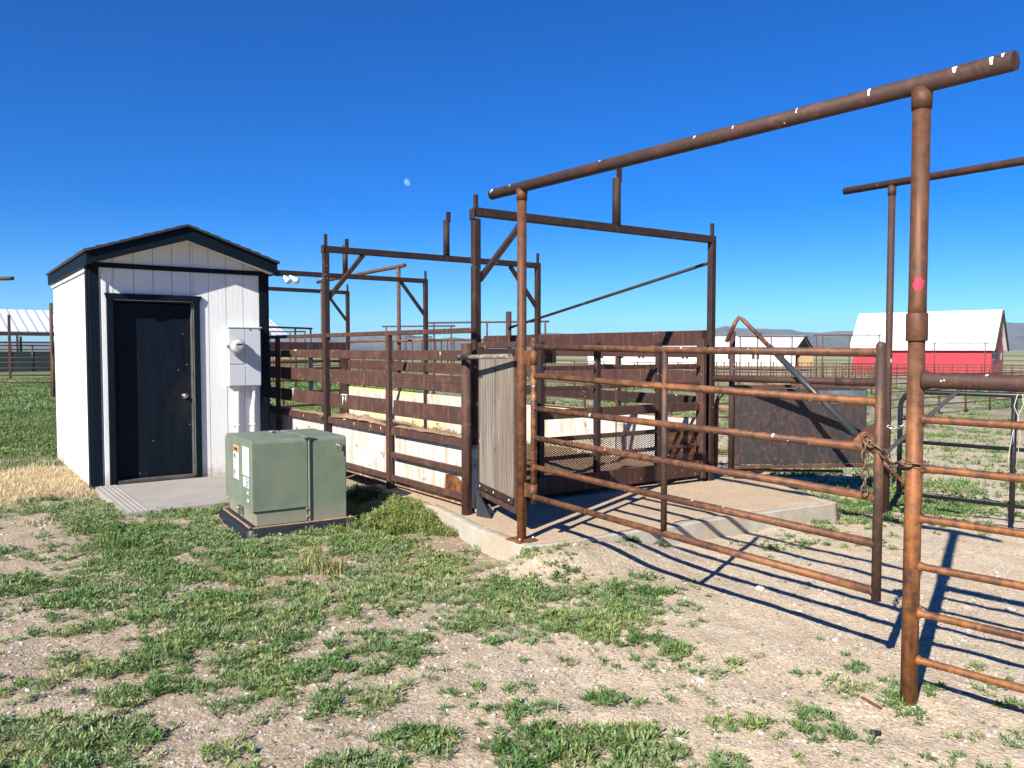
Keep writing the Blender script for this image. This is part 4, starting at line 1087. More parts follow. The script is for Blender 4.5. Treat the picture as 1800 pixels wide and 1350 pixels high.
# sheet-steel gate
def sheet_gate():
    A = G(1285, 800, .4); A.z = 0; k = 8.4/A.y; A = Vector((A.x*k, 8.4, 0)); B = Vector((3.83, 8.28, 0)); e = (B-A).normalized(); L_ = (B-A).length
    P = lambda s, z, o=0.: A+e*s+Vector((e.y, -e.x, 0))*o+Z*z
    root = thing('sheet_steel_gate', P(L_/2, .3), 'gate closed with a dark rust-streaked steel sheet', 'gate')
    part('hinge_post', MB().tube([P(0, .29), P(0, 1.74)], .031, 18), M['beam'], root)
    part('sheet', MB().prism([P(.03, .33), P(L_-.13, .36), P(L_-.13, 1.15), P(.03, 1.13)], Vector((e.y, -e.x, 0))*.004), M['sheet'], root)
    part('frame_rail', MB().beam(P(.03, .30), P(L_, .34), .04, .035), M['plank'], root)
    part('frame_rail', MB().beam(P(.03, 1.155), P(L_, 1.175), .04, .035), M['plank'], root)
    part('blue_patch', MB().prism([P(L_-.62, .98, .006), P(L_-.14, .98, .006), P(L_-.14, 1.12, .006), P(L_-.62, 1.12, .006)], Vector((e.y, -e.x, 0))*.002), M['bluepatch'], root)
    part('end_stile', MB().tube([P(L_, .3), P(L_, 1.2)], .024, 14), M['gate'], root)
    # bow-ended gate standing just behind
    r2 = thing('bow_end_gate', P(-.2, .0), 'round-cornered pipe gate end between the pen and the steel sheet gate', 'gate')
    q = [P(-.13, .2, -.15), P(-.13, .95, -.15)]+[P(-.13+.16*(1-math.cos(R(x))), .95+.16*math.sin(R(x)), -.15) for x in range(15, 91, 15)]+[P(1.2, 1.11, -.15)]
    part('bow_frame', MB().tube(q, .022, 14), M['gate'], r2)
    for z in (.9, .68, .45, .25): part('rail', MB().tube([P(-.13, z, -.15), P(1.2, z, -.15)], .015, 10), M['gate'], r2)
sheet_gate()

# telescoping lever rod with bent hook end
def lever():
    def at(px, py, y): r = ray(px, py); t = y/r[1]; return Vector((r[0]*t, y, CH+r[2]*t))
    h0 = at(1277, 601, 8.25); h1 = at(1293, 566, 8.2); h2 = at(1299, 558, 8.2); h3 = at(1306, 562, 8.18); jn = at(1352, 609, 8.0); bt = at(1590, 850, 7.1)
    root = thing('gate_lever', bt, 'long bent hook-ended rod leaning diagonally across the steel sheet gate', 'lever rod')
    part('hooked_rod', MB().tube([h0, h1, h2, h3, jn.lerp(bt, .03)], .0215, 14), M['gate'], root)
    c = h3.lerp(jn, .6); d = (jn-h3).normalized()
    part('ring', MB().tube([c-d*.01, c+d*.01], .031, 14), M['gate'], root)
    part('sleeve', MB().tube([jn, jn.lerp(bt, .74)], .030, 16), M['greypipe'], root)
    part('lower_rod', MB().tube([jn.lerp(bt, .73), bt], .019, 12), M['gate'], root)
lever()

# black tube gate
def black_gate():
    def at(px, py, y): r = ray(px, py); t = y/r[1]; return Vector((r[0]*t, y, CH+r[2]*t))
    a = Vector((3.52, 7.2, 0)); b = Vector((4.15, 6.6, 0)); e = (b-a).normalized(); L_ = (b-a).length
    P = lambda s, z: a+e*s+Z*z
    root = thing('black_tube_gate', P(L_, 0), 'black painted tubular gate with rounded corner behind the rusty rails', 'gate')
    zt = 1.17; q = [P(0, .24), P(0, zt-.14)]+[P(.14*(1-math.cos(R(x))), zt-.14+.14*math.sin(R(x))) for x in range(15, 91, 15)]+[P(3.2, zt)]
    part('outer_tube', MB().tube(q, .0215, 16), M['black'], root)
    for z in (.72, .47, .245): part('rail', MB().tube([P(0, z), P(3.2, z)], .0165, 12), M['black'], root)
    for s in (L_+.02, 2.2): part('stile', MB().tube([P(s, .1), P(s, zt)], .0215, 14), M['black'], root)
    part('stub_rail', MB().tube([P(0, .93), P(.05, .93)], .02, 10), M['black'], root)
    r2 = thing('brace_bar', at(1560, 792, 7.05), 'dark diagonal brace bar rising from the gate end behind the near post', 'brace')
    part('bar', MB().beam(at(1558, 795, 7.05), at(1690, 682, 6.75), .03, .035), M['greypipe'], r2)
    x = [at(1560, 749, 7.1), at(1575, 753, 7.05), at(1590, 748, 7.05), at(1602, 750, 7.0)]
    link_chain(x, 'chain', 'short bright zinc chain joining the black gate to its post', M['bolt'], .05, .004, .012)
    t0 = at(1787, 692, 6.4)
    rp_ = [t0+Vector((-.01, -.03, .0)), t0+Vector((-.04, -.035, -.1)), t0+Vector((.0, -.035, -.19)), t0+Vector((-.04, -.03, -.3)), t0+Vector((-.07, -.03, -.5)), t0+Vector((-.065, -.03, -.62))]
    rq = [t0+Vector((.03, -.03, .0)), t0+Vector((.035, -.035, -.09)), t0+Vector((-.01, -.04, -.18)), t0+Vector((.02, -.03, -.35)), t0+Vector((-.01, -.03, -.6))]
    o = part('rope', MB().tube(rp_, .0035, 6).tube(rq, .0035, 6), M['rope']); tag(o, 'frayed cream rope tied to the black gate at the right edge', 'rope')
black_gate()

# ------------------------------------------------------------------ fences further away
def fence(name, A, B, npost, rails, h, label, group, rp=.03, rr=.02, m='wallrust', over=None, nstile=0):
    A = Vector((*A, 0)); B = Vector((*B, 0)); mid = A.lerp(B, .5)
    root = thing(name, V3(mid, gz(mid.x, mid.y)), label, 'fence', group)
    pp = [A.lerp(B, i/(npost-1)) for i in range(npost)]; g = [gz(p.x, p.y) for p in pp]
    for p, z in zip(pp, g): part('fence_post', MB().tube([V3(p, z-.1), V3(p, z+h)], rp, 8), M[m], root)
    for r in rails:
        part('rail', MB().tube([V3(p, z+r) for p, z in zip(pp, g)], rr, 8), M[m], root)
    if nstile:
        for i in range(nstile):
            f = (i+.5)/nstile; p = A.lerp(B, f); z = float(np.interp(f, np.linspace(0, 1, npost), g))
            part('stile', MB().tube([V3(p, z+rails[-1]), V3(p, z+rails[0])], rr*.8, 6), M[m], root)
    return root
def xy(px, d): return ((px-900)/F*d, d)
gf = 'pipe corral fences in the background'
r5 = [1.42, 1.16, .9, .64, .38]
fence('corral_fence', xy(1545, 25), xy(1850, 34), 8, r5, 1.45, 'pipe corral fence just beyond the black tube gate', gf, .035, .02)
fence('corral_fence', xy(1010, 46), xy(1600, 40), 11, r5, 1.5, 'long pipe corral fence crossing behind the front gate, in front of the white building', gf, .04, .025, nstile=14)
fence('corral_fence', xy(1230, 66), xy(1560, 64), 16, r5, 1.5, 'crowded dark corral panels left of the red barn', gf, .05, .03, nstile=30)
fence('corral_fence', xy(1480, 78), xy(1830, 74), 15, r5, 1.5, 'pipe corral fence along the foot of the red barn', gf, .05, .035, nstile=26)
fence('corral_fence', xy(930, 60), xy(1260, 66), 10, r5, 1.5, 'pipe corral fence below the long white building', gf, .05, .03, nstile=12)
fence('corral_fence', xy(480, 40), xy(700, 40), 8, r5, 1.5, 'pipe corral fence glimpsed through the shaded pen planks', gf, .04, .03, nstile=8)
fence('corral_fence', xy(640, 30), xy(1100, 27), 8, r5, 1.45, 'pipe fence standing just behind the weigh pen', gf, .04, .022)
fence('corral_fence', xy(1180, 17), xy(1500, 20), 4, [1.3, 1.0, .7, .4], 1.35, 'low pipe fence directly behind the steel sheet gate', gf, .035, .02)
# left of the shed
fence('corral_fence', xy(-260, 25.5), xy(92, 25), 3, [1.33, 1.18, 1.0, .78, .55], 1.4, 'five-rail pipe fence left of the shed, ending at a tall post', gf, .03, .022)
p = xy(92, 25); z = gz(*p)
o = part('tall_post', MB().tube([Vector((p[0], p[1], z-.1)), Vector((p[0], p[1], 3.0))], .05, 10), M['wallrust']); tag(o, 'tall rusty post just left of the shed wall', 'post')
fence('corral_fence', xy(93, 24.7), xy(100, 29), 3, [1.33, 1.05, .78, .52, .25], 1.4, 'short pipe panel squeezed between the tall post and the shed', gf, .04, .022)
p = xy(18, 45); z = gz(*p)
o = part('tall_post', MB().beam(Vector((p[0], p[1], z-.1)), Vector((p[0], p[1], 3.5)), .14, .14, up=W), M['wallrust']); tag(o, 'square rusty post in front of the open-sided barn', 'post')

# overhead pipe gateways in the distance
gg = 'thin overhead pipe gateways in the background corrals'
def gateway(pa, da, pb, db, top, posts, label, r=.045, ext=.3):
    a = Vector((*xy(pa, da), 0)); b = Vector((*xy(pb, db), 0)); root = thing('corral_gateway', V3(a.lerp(b, .5), gz(*a.lerp(b, .5).xy)), label, 'pipe gateway', gg)
    part('crossbar', MB().tube([V3(a, top), V3(b, top)], r, 8), M['wallrust'], root)
    for f in posts:
        p = a.lerp(b, f); part('gateway_post', MB().tube([V3(p, gz(p.x, p.y)-.1), V3(p, top)], r, 8), M['wallrust'], root)
def top_of(py, d): return CH+(HY-py)/F*d
gateway(560, 17.9, 713, 14.3, 3.05, (.06, .94), 'brown pipe gateway standing behind the pen between the second and third frames', .036)
gateway(-60, 17.2, 27, 16.9, top_of(490, 16.9), (.1,), 'pipe crossbar poking in at the left edge of the picture', .04)
gateway(672, 46, 800, 45, top_of(574, 46), (.06, .95), 'thin pipe gateway above the middle of the near pen wall')
gateway(753, 40, 965, 38, top_of(566.5, 39), (.05, .5, .97), 'long thin pipe gateway behind the round corner post')
gateway(712, 70, 760, 70, top_of(592, 70), (.06, .95), 'tiny pipe gateway in front of the hills behind the pen')
gateway(420, 30, 549, 34, top_of(588, 34)+.25, (.1, .75, .98), 'sagging pipe crossbar sloping down just right of the shed', .04)
gateway(472, 50, 538, 50, top_of(583, 50), (.05, .58, .98), 'thin pipe gateway under the white barn roof beside the shed')
gateway(1297, 58, 1420, 58, top_of(592, 58), (.03, .28, .47, .77), 'pipe gateway in front of the white building roof')
gateway(1430, 60, 1548, 60, top_of(589, 60), (.04, .13, .53, .97), 'pipe gateway between the brown gable and the red barn')
gateway(1637, 66, 1737, 66, top_of(603, 66), (.05, .94), 'thin pipe gateway in front of the red barn wall')

# ------------------------------------------------------------------ barns
def gable_barn(name, A, B, depth, base, eave, ridge, wall, gable, label, over=.8, wallz=None, open_=False, rm='roofwhite', cat='barn'):
    # A, B = left and right ends of the eave line facing us
    A = Vector((*A, 0)); B = Vector((*B, 0)); e = (B-A).normalized(); n = Vector((-e.y, e.x, 0)); L_ = (B-A).length
    if n.y < 0: n = -n
    root = thing(name, V3(A.lerp(B, .5)+n*depth/2, base), label, cat)
    P = lambda s, t, z: A+e*s+n*t+Z*z
    for t0, t1 in ((0, depth/2), (depth, depth/2)):
        part('roof', MB().prism([P(-over, t0, eave), P(L_+over, t0, eave), P(L_+over, t1, ridge), P(-over, t1, ridge)], Z*.12), M[rm], root)
    if not open_:
        t0 = depth*.06
        part('wall', MB().prism([P(0, t0, base-.2), P(L_, t0, base-.2), P(L_, t0, eave+.0), P(0, t0, eave+.0)], n*.2), M[wall], root)
        part('wall', MB().prism([P(0, depth-t0, base-.2), P(L_, depth-t0, base-.2), P(L_, depth-t0, eave), P(0, depth-t0, eave)], -n*.2), M[wall], root)
        for s, sg in ((0, 1), (L_, -1)):
            dz = (ridge-eave)/(depth/2)*t0
            part('gable_wall', MB().prism([P(s, t0+.2, base-.2), P(s, depth-t0-.2, base-.2), P(s, depth-t0-.2, eave+dz*.6), P(s, depth/2, ridge-.15), P(s, t0+.2, eave+dz*.6)], e*.2*sg), M[gable], root)
    return root, P, L_
# red barn
A = xy(1497, 118); B = xy(1741, 106)
rb, P, L_ = gable_barn('red_barn', A, B, 8.5, -2.0, 1.4, 6.85, 'redwall', 'redwall', 'big red barn with a tall white metal roof', .5)
for t in (1.6, 3.6, 6.2):
    w_ = part('window', MB().prism([P(L_+.03, t, .1), P(L_+.03, t+.8, .1), P(L_+.03, t+.8, 1.0), P(L_+.03, t, 1.0)], Vector((1, 0, 0))*.05), M['whitewall'], rb)
    part('pane', MB().prism([P(L_+.1, t+.1, .2), P(L_+.1, t+.7, .2), P(L_+.1, t+.7, .9), P(L_+.1, t+.1, .9)], Vector((1, 0, 0))*.03), M['darkwin'], w_)
part('gable_trim', MB().beam(P(L_+.55, 0, 1.35), P(L_+.55, 4.25, 6.8), .15, .35).beam(P(L_+.55, 8.5, 1.35), P(L_+.55, 4.25, 6.8), .15, .35), M['brownwall'], rb)
# long white building
A = xy(1030, 152); B = xy(1396, 132)
wb, P, L_ = gable_barn('white_building', A, B, 13, -1.3, 1.75, 3.75, 'whitewall', 'brownwall', 'long low white building with a dark brown gable end', .4, cat='building')
for s in np.linspace(2, L_-3, 9):
    for ds in (0, .75):
        part('window', MB().prism([P(s+ds, .75, -.1), P(s+ds+.45, .75, -.1), P(s+ds+.45, .75, .65), P(s+ds, .75, .65)], Vector((0, -1, 0))*.06), M['darkwin'], wb)
part('porch', MB().prism([P(L_+.3, 2, -1.4), P(L_+2.6, 2, -1.4), P(L_+2.6, 2, .5), P(L_+.3, 2, .5)], Vector((0, 1, 0))*1.5), M['tan'], wb)
part('gable_trim', MB().beam(P(L_+.45, 0, 1.65), P(L_+.45, 6.5, 3.7), .12, .3).beam(P(L_+.45, 13, 1.65), P(L_+.45, 6.5, 3.7), .12, .3), M['brownwall'], wb)
# open-sided barn left
M['roofrib'] = None
m = Mat('ribbed_white_roof', .45, 0, .5); A_ = Vector((*xy(-330, 100), 0)); B_ = Vector((*xy(503, 143), 0)); an = math.atan2((B_-A_).y, (B_-A_).x)
wv = m.n.new('ShaderNodeTexWave'); wv.inputs['Scale'].default_value = .26; wv.bands_direction = 'X'; mp = m.n.new('ShaderNodeMapping'); mp.vector_type = 'TEXTURE'; mp.inputs['Rotation'].default_value = (0, 0, an); m.link(m.pos, mp.inputs[0]); m.link(mp.outputs[0], wv.inputs['Vector'])
m.color(m.mix(m.ramp(wv.outputs['Fac'], [(.8, 0.), (.93, 1.)]), (.55, .6, .66), (.3, .33, .38))); M['roofrib'] = m.m
ob, P, L_ = gable_barn('open_barn', A_.xy, B_.xy, 16, -.7, 4.05, 7.5, 'whitewall', 'whitewall', 'open-sided barn with ribbed white metal roof behind the shed', .3, open_=True, rm='roofrib')
part('eave_beam', MB().beam(P(0, .2, 3.75), P(L_, .2, 3.75), .3, .45), M['brownwall'], ob)
part('eave_beam', MB().beam(P(0, .2, 2.55), P(L_, .2, 2.55), .12, .25), M['brownwall'], ob)
for i in range(21):
    part('barn_post', MB().beam(P(L_*i/20, .2 if i % 2 else 15, -1), P(L_*i/20, .2 if i % 2 else 15, 3.6), .3, .3, up=W), M['brownwall'], ob)
p0 = Vector((*xy(-60, 72), 0)); p1 = Vector((*xy(95, 76), 0))
r = thing('green_panel_fence', V3(p0.lerp(p1, .5), -.5), 'dark green solid panels under the eave of the open barn', 'fence')
for i in range(4):
    a = p0.lerp(p1, i/4+.01); b = p0.lerp(p1, (i+1)/4-.01)
    part('panel', MB().prism([V3(a, -.7), V3(b, -.7), V3(b, 1.35), V3(a, 1.35)], Vector((0, .08, 0))), M['darkgreen'], r)
for z in (1.5, 1.9): part('rail', MB().tube([V3(p0, z), V3(p1, z)], .05, 8), M['black'], r)
for i in range(5):
    a = p0.lerp(p1, i/4); part('panel_post', MB().tube([V3(a, -.8), V3(a, 2.0)], .07, 8), M['black'], r)

# ------------------------------------------------------------------ vegetation and stones
DEN = {  # rows: photo y -> 24 columns of 75 px
 670: "999999999999999999993333", 720: "999999999999944444443443", 775: "776333333333344444444554", 835: "000000005333344444887766", 895: "578888888733311111158765",
 950: "138999899340011013441000", 1005: "568877657986431101100000", 1055: "877987747898898710000000", 1105: "368999966647689510000000",
 1155: "257778866522223652121000", 1210: "467566566312213454343222", 1270: "677545356367534345454433", 1325: "886645436688876633343323", 1400: "776655445566555433333222"}
ys_ = np.array(sorted(DEN)); GR = np.array([[int(ch) for ch in DEN[y]] for y in ys_])/9.0
def proj(x, y, z=0):
    dz = z-CH; Yc = y*c_-dz*s_; Vc = y*s_+dz*c_
    return 900+F*x/Yc, 675-F*Vc/Yc
def density(x, y):
    px, py = proj(x, np.maximum(y, .3)); fx = np.clip(px/75-.5, 0, 22.999); fy = np.interp(py, ys_, np.arange(len(ys_)))
    ix = fx.astype(int); iy = np.minimum(fy.astype(int), len(ys_)-2); ax = fx-ix; ay = fy-iy
    d = (GR[iy, ix]*(1-ax)+GR[iy, ix+1]*ax)*(1-ay)+(GR[iy+1, ix]*(1-ax)+GR[iy+1, ix+1]*ax)*ay
    d = np.where(py < 690, .35+.25*(x < -4), d)
    d = np.where((x < -5.0) & (y > 11.3), .9, d)
    return d, px, py
xs_ = rng.uniform(-9, 9, 40000); yy_ = rng.uniform(2, 15, 40000)
def clump(x, y): return .42*fbm(x*3.4, y*3.4, 21, 3)+.34*fbm(x*9, y*9, 33, 2)+.24*fbm(x*24, y*24, 35, 2)
qs = np.sort(clump(xs_, yy_)); 
def clump_u(x, y): return np.interp(clump(x, y), qs, np.linspace(0, 1, len(qs)))
def blocked(x, y):
    b = np.zeros(len(x), bool)
    def quad(O, u_, v_, u0, u1, v0, v1):
        dx = x-O[0]; dy = y-O[1]; s = dx*u_[0]+dy*u_[1]; t = dx*v_[0]+dy*v_[1]; return (s > u0) & (s < u1) & (t > v0) & (t < v1)
    b |= quad((-4.63, 8.74), U, W, -.01, 2.0, -1.74, 3.12)
    a = R(32.3); ux = (math.cos(a), math.sin(a)); wy = (-ux[1], ux[0]); b |= quad((-2.12, 6.48), ux, wy, -.12, .95, -.14, 1.08)
    b |= quad((-.36, 6.78), U, W, -.05, 3.1, -.1, 10)                 # pen
    poly = [G(*p, .15) for p in ((690, 868), (762, 892), (825, 925), (925, 962), (1050, 945), (1472, 884), (1330, 838), (1255, 815))]
    n = len(poly); ins = np.zeros(len(x), bool)
    for i in range(n):
        p, q = poly[i], poly[(i+1) % n]
        c = ((p.y > y) != (q.y > y)) & (x < (q.x-p.x)*(y-p.y)/(q.y-p.y+1e-9)+p.x); ins ^= c
    return b | ins
def dry_zone(x, y):                              # patch of bleached grass beside the shed
    dx = x+5.6; dy = y-8.9; s = dx*U.x+dy*U.y; t = dx*W.x+dy*W.y
    return (s/.95)**2+(t/1.35)**2+(fbm(x*3, y*3, 3)-.5)*.9
def leaves(P0, nl, length, height, width, cols, jit=.35, droop=.2):
    # rosettes: each plant nl leaves made of a folded 4-point blade
    n = len(P0); k = nl; N = n*k
    base = np.repeat(P0, k, 0); L = np.repeat(length, k)*rng.uniform(.5, 1.15, N); H = np.repeat(height, k)
    a = rng.uniform(0, 2*np.pi, N); rise = rng.uniform(.1, 1.25, N); spread = rng.uniform(0, .55, N)
    d = np.stack([np.cos(a), np.sin(a), np.zeros(N)], 1)
    b0 = base+d*(spread*L)[:, None]; b0[:, 2] += H*rng.uniform(0, 1, N)
    dirn = d*np.cos(rise)[:, None]; dirn[:, 2] = np.sin(rise)
    dirn += rng.normal(0, .18, (N, 3)); dirn /= np.linalg.norm(dirn, axis=1)[:, None]
    side = np.stack([-d[:, 1], d[:, 0], rng.normal(0, .35, N)], 1); side /= np.linalg.norm(side, axis=1)[:, None]
    Wd = (np.repeat(width, k)*rng.uniform(.7, 1.3, N))[:, None]; LL = L[:, None]
    tip = b0+dirn*LL; tip[:, 2] -= droop*L*rng.uniform(0, 1, N)
    mid = b0+dirn*LL*.5; up = np.cross(side, dirn)
    l = mid+side*Wd+up*Wd*.35; r = mid-side*Wd+up*Wd*.35
    vs = np.stack([b0, l, tip, r], 1).reshape(-1, 3)
    i = np.arange(N)[:, None]*4; tr = np.concatenate([i+np.array([[0, 1, 2]]), i+np.array([[0, 2, 3]])], 1).reshape(-1, 3)
    c = np.repeat(cols, k, 0)*rng.uniform(.7, 1.3, (N, 1)); c = np.repeat(c, 4, 0); c = np.concatenate([c, np.ones((len(c), 1))], 1)
    return vs, tr, c
def merge(parts):
    vs = []; tr = []; cs = []; n = 0
    for v, t, c in parts: vs.append(v); tr.append(t+n); cs.append(c); n += len(v)
    return np.concatenate(vs), np.concatenate(tr), np.concatenate(cs)
def palette(n, x, y):
    g = np.array([[.11, .155, .065], [.16, .2, .095], [.2, .235, .14], [.24, .25, .1], [.33, .33, .22]])
    w = fbm(x*1.4, y*1.4, 91, 3); idx = np.clip((w*6-1+rng.normal(0, .8, n)), 0, 3.999).astype(int)
    c = g[idx]; c = np.where((rng.uniform(0, 1, n) < .07)[:, None], g[4], c); return c
def clumps(rmin, rmax, amax, nc, size, nl, ln0, ht0):
    # individual clumps: centres first, then rosettes inside each one
    r = np.sqrt(rng.uniform(rmin**2, rmax**2, nc)); a = rng.uniform(-amax, amax, nc); x = r*np.sin(a); y = r*np.cos(a)
    d, px, py = density(x, y); dd = d*(.44+1.5*clump_u(x, y))+.03*(d > .05)
    Rc = size*np.exp(rng.normal(0, .55, nc))*(.55+.75*d)
    cover = -np.log(1-np.clip(dd, 0, .9)*.9)/(np.pi*(size*.9)**2*1.5)           # clumps per square metre wanted
    area = amax*(rmax**2-rmin**2); rate = nc/area
    if rmin > 9: cover = cover*np.where(x > -4, .5, 1)
    k = rng.uniform(0, 1, nc) < np.clip(cover/rate, 0, 1)
    k &= (dry_zone(x, y) > .9+rng.uniform(0, .4, nc)); x, y, Rc, d = x[k], y[k], Rc[k], d[k]
    tone = rng.uniform(0, 1, len(x)); nr = np.maximum(1, (Rc/(.026*(size/.06)**.7))**2*.8).astype(int); nr = np.minimum(nr, 60)
    ids = np.repeat(np.arange(len(x)), nr); n = len(ids)
    q = rng.uniform(0, 2*np.pi, n); rr = np.sqrt(rng.uniform(0, 1, n)); el_ = rng.uniform(.6, 1., len(x))[ids]; wob = 1+.35*np.sin(3*q+tone[ids]*20)
    X = x[ids]+Rc[ids]*rr*wob*np.cos(q); Y = y[ids]+Rc[ids]*rr*wob*np.sin(q)*el_
    kk = ~blocked(X, Y); X, Y, ids, rr = X[kk], Y[kk], ids[kk], rr[kk]; n = len(X)
    big = np.clip(Rc[ids]/size, .4, 1.8); env = np.sqrt(np.clip(1-rr**2*.9, .1, 1))
    z = soil(X, Y) if rmin < 20 else ground_z(X, Y)
    ln = ln0*rng.uniform(.6, 1.35, n)*(.75+.25*big); ht = ht0*big*env*rng.uniform(.3, 1.2, n)
    g = np.array([[.085, .165, .045], [.13, .22, .065], [.18, .25, .12], [.22, .28, .085], [.29, .32, .16]])
    t4 = np.clip(tone[ids]*3.2+(fbm(X*.8, Y*.8, 91, 3)-.5)*3+rng.normal(0, .35, len(x))[ids], 0, 3.999); i0 = t4.astype(int); fr = (t4-i0)[:, None]
    c = g[i0]*(1-fr)+g[i0+1]*fr
    return leaves(np.stack([X, Y, z-.003], 1), nl, ln, ht, ln*rng.uniform(.075, .13, n)*(1 if rmin < 5 else 1.25 if rmin < 9 else 1.8), c)
def weeds():
    parts = [clumps(2.2, 5.0, .66, 9000, .052, 24, .026, .026), clumps(5.0, 9.5, .66, 16000, .062, 17, .027, .03),
             clumps(9.5, 22, .75, 16000, .11, 9, .036, .05), clumps(22, 60, .75, 9000, .22, 7, .075, .07)]
    v, t, c = merge(parts)
    o = big_mesh('weeds', v, t, M['leaf'], c); tag(o, 'low green weeds spreading over the dirt in ragged patches', 'weeds', kind='stuff'); print('weed tris', len(t))
weeds()
def lush(cx, cy, rx, ry, n, h, name, label, cols, ln=.04):
    a = rng.uniform(0, 2*np.pi, n); r = np.sqrt(rng.uniform(0, 1, n)); wb = .75+.3*np.sin(3*a+cx*9)+.18*np.sin(7*a+cy); x = cx+rx*r*wb*np.cos(a); y = cy+ry*r*wb*np.sin(a)
    k = ~blocked(x, y) & (fbm(x*6, y*6, 55, 3) > .36); x = x[k]; y = y[k]; r = r[k]; n = len(x); hh = h*np.sqrt(np.clip(1-r**2, 0, 1))*(.2+1.5*fbm(x*7, y*7, 57, 3))*rng.uniform(.5, 1.15, n)
    P0 = np.stack([x, y, soil(x, y)], 1)
    v, t, c = leaves(P0, 26, ln*rng.uniform(.5, 1.2, n), hh, np.full(n, ln*.11), np.array(cols)[rng.integers(0, len(cols), n)])
    o = big_mesh(name, v, t, M['leaf'], c); tag(o, label, 'weeds', kind=None); return o
yg = [[.17, .23, .05], [.22, .27, .075], [.14, .2, .05], [.27, .28, .12]]
lush(*G(700, 925).xy, .62, .62, 1300, .12, 'weed_clump', 'bushy yellow-green weed clump between the transformer and the concrete platform', yg)
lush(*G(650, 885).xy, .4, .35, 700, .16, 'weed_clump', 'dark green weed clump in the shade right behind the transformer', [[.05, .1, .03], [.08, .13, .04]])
lush(*G(1110, 968).xy, .3, .1, 110, .06, 'weed_clump', 'small green weed clump at the front edge of the platform', [[.07, .13, .04], [.1, .15, .06]])
# dry grass
def blades(x, y, h, w_, cols, name, m, label, kind='stuff', lean=.5, cat='grass', bent=.35):
    n = len(x); z = soil(x, y); a = rng.uniform(0, 2*np.pi, n); ln = rng.uniform(.1, 1, n)*lean
    d = np.stack([np.cos(a), np.sin(a), np.zeros(n)], 1); s = np.stack([-d[:, 1], d[:, 0], np.zeros(n)], 1)
    b = np.stack([x, y, z-.005], 1); H = h[:, None] if hasattr(h, '__len__') else np.full((n, 1), h)
    ww = np.full((n, 1), w_)*rng.uniform(.6, 1.4, (n, 1)); lz = ln[:, None]
    m1 = b+d*lz*H*.45; m1[:, 2] += (H[:, 0]*.6*np.cos(ln)); tp = b+d*lz*H*(1+bent); tp[:, 2] += H[:, 0]*np.cos(ln*1.2)*(1-bent*ln)
    vs = np.stack([b-s*ww, b+s*ww, m1+s*ww*.8, m1-s*ww*.8, tp], 1).reshape(-1, 3); i = np.arange(n)[:, None]*5
    tr = np.concatenate([i+np.array([[0, 1, 2]]), i+np.array([[0, 2, 3]]), i+np.array([[3, 2, 4]])], 1).reshape(-1, 3)
    cc = np.array(cols)[rng.integers(0, len(cols), n)]*rng.uniform(.75, 1.2, (n, 1)); cc = np.repeat(np.concatenate([cc, np.ones((n, 1))], 1), 5, 0)
    o = big_mesh(name, vs, tr, m, cc); tag(o, label, cat, kind=kind); return o
n = 60000; x = rng.uniform(-8.5, -3.2, n); y = rng.uniform(7.0, 11.5, n); k = (dry_zone(x, y) < 1.1) & ~blocked(x, y); x = x[k]; y = y[k]
blades(x, y, rng.uniform(.03, .1, len(x)), .0028, [[.58, .44, .24], [.66, .52, .31], [.48, .35, .19], [.7, .58, .38]], 'dry_grass', M['drygrass'], 'patch of bleached straw-coloured grass beside the shed', lean=1.45)
n = 90000; x = rng.uniform(-17, -3.5, n); y = rng.uniform(8.5, 26, n); k = ((x/y) < -.42) & ((y > 11.3) | (x < -6)) & ~blocked(x, y) & (dry_zone(x, y) > 1.0) & (rng.uniform(0, 1, n) < .35+.65*(fbm(x*.9, y*.9, 5)>.45)); x = x[k]; y = y[k]
blades(x, y, rng.uniform(.06, .17, len(x)), .006, [[.07, .12, .035], [.1, .15, .045], [.16, .17, .07], [.09, .13, .04]], 'lawn_grass', M['leaf'], 'rough green grass left of and behind the shed', lean=.9)
# sparse straw litter
n = 2600; r = np.sqrt(rng.uniform(2.4**2, 9**2, n)); a = rng.uniform(-.66, .1, n); x = r*np.sin(a); y = r*np.cos(a); k = ~blocked(x, y); x = x[k]; y = y[k]
blades(x, y, rng.uniform(.03, .09, len(x)), .0016, [[.5, .42, .28], [.4, .3, .18]], 'straw_litter', M['drygrass'], 'scattered dry stems lying among the weeds', lean=1.5, bent=.2)
def tuft(px, py, n, rad, h, cols, label):
    c = G(px, py); a = rng.uniform(0, 2*np.pi, n); r = rad*np.sqrt(rng.uniform(0, 1, n)); x = c.x+r*np.cos(a); y = c.y+r*np.sin(a)*.6
    blades(x, y, h*rng.uniform(.4, 1, n), .0032, cols, 'grass_tuft', M['leaf'], label, kind=None, lean=.75, cat='grass')
tuft(572, 1005, 260, .16, .17, [[.3, .27, .12], [.45, .38, .2], [.2, .25, .07]], 'tall pale grass tuft in front of the transformer')
tuft(545, 990, 60, .08, .24, [[.2, .28, .07]], 'bright upright grass blades at the left of the pale tuft')
tuft(205, 965, 240, .17, .16, [[.1, .17, .04], [.16, .2, .06]], 'spiky green grass tuft below the corner of the concrete step')
tuft(70, 925, 90, .15, .09, [[.45, .38, .24]], 'small dry seed-head tuft at the left edge near the bleached grass')

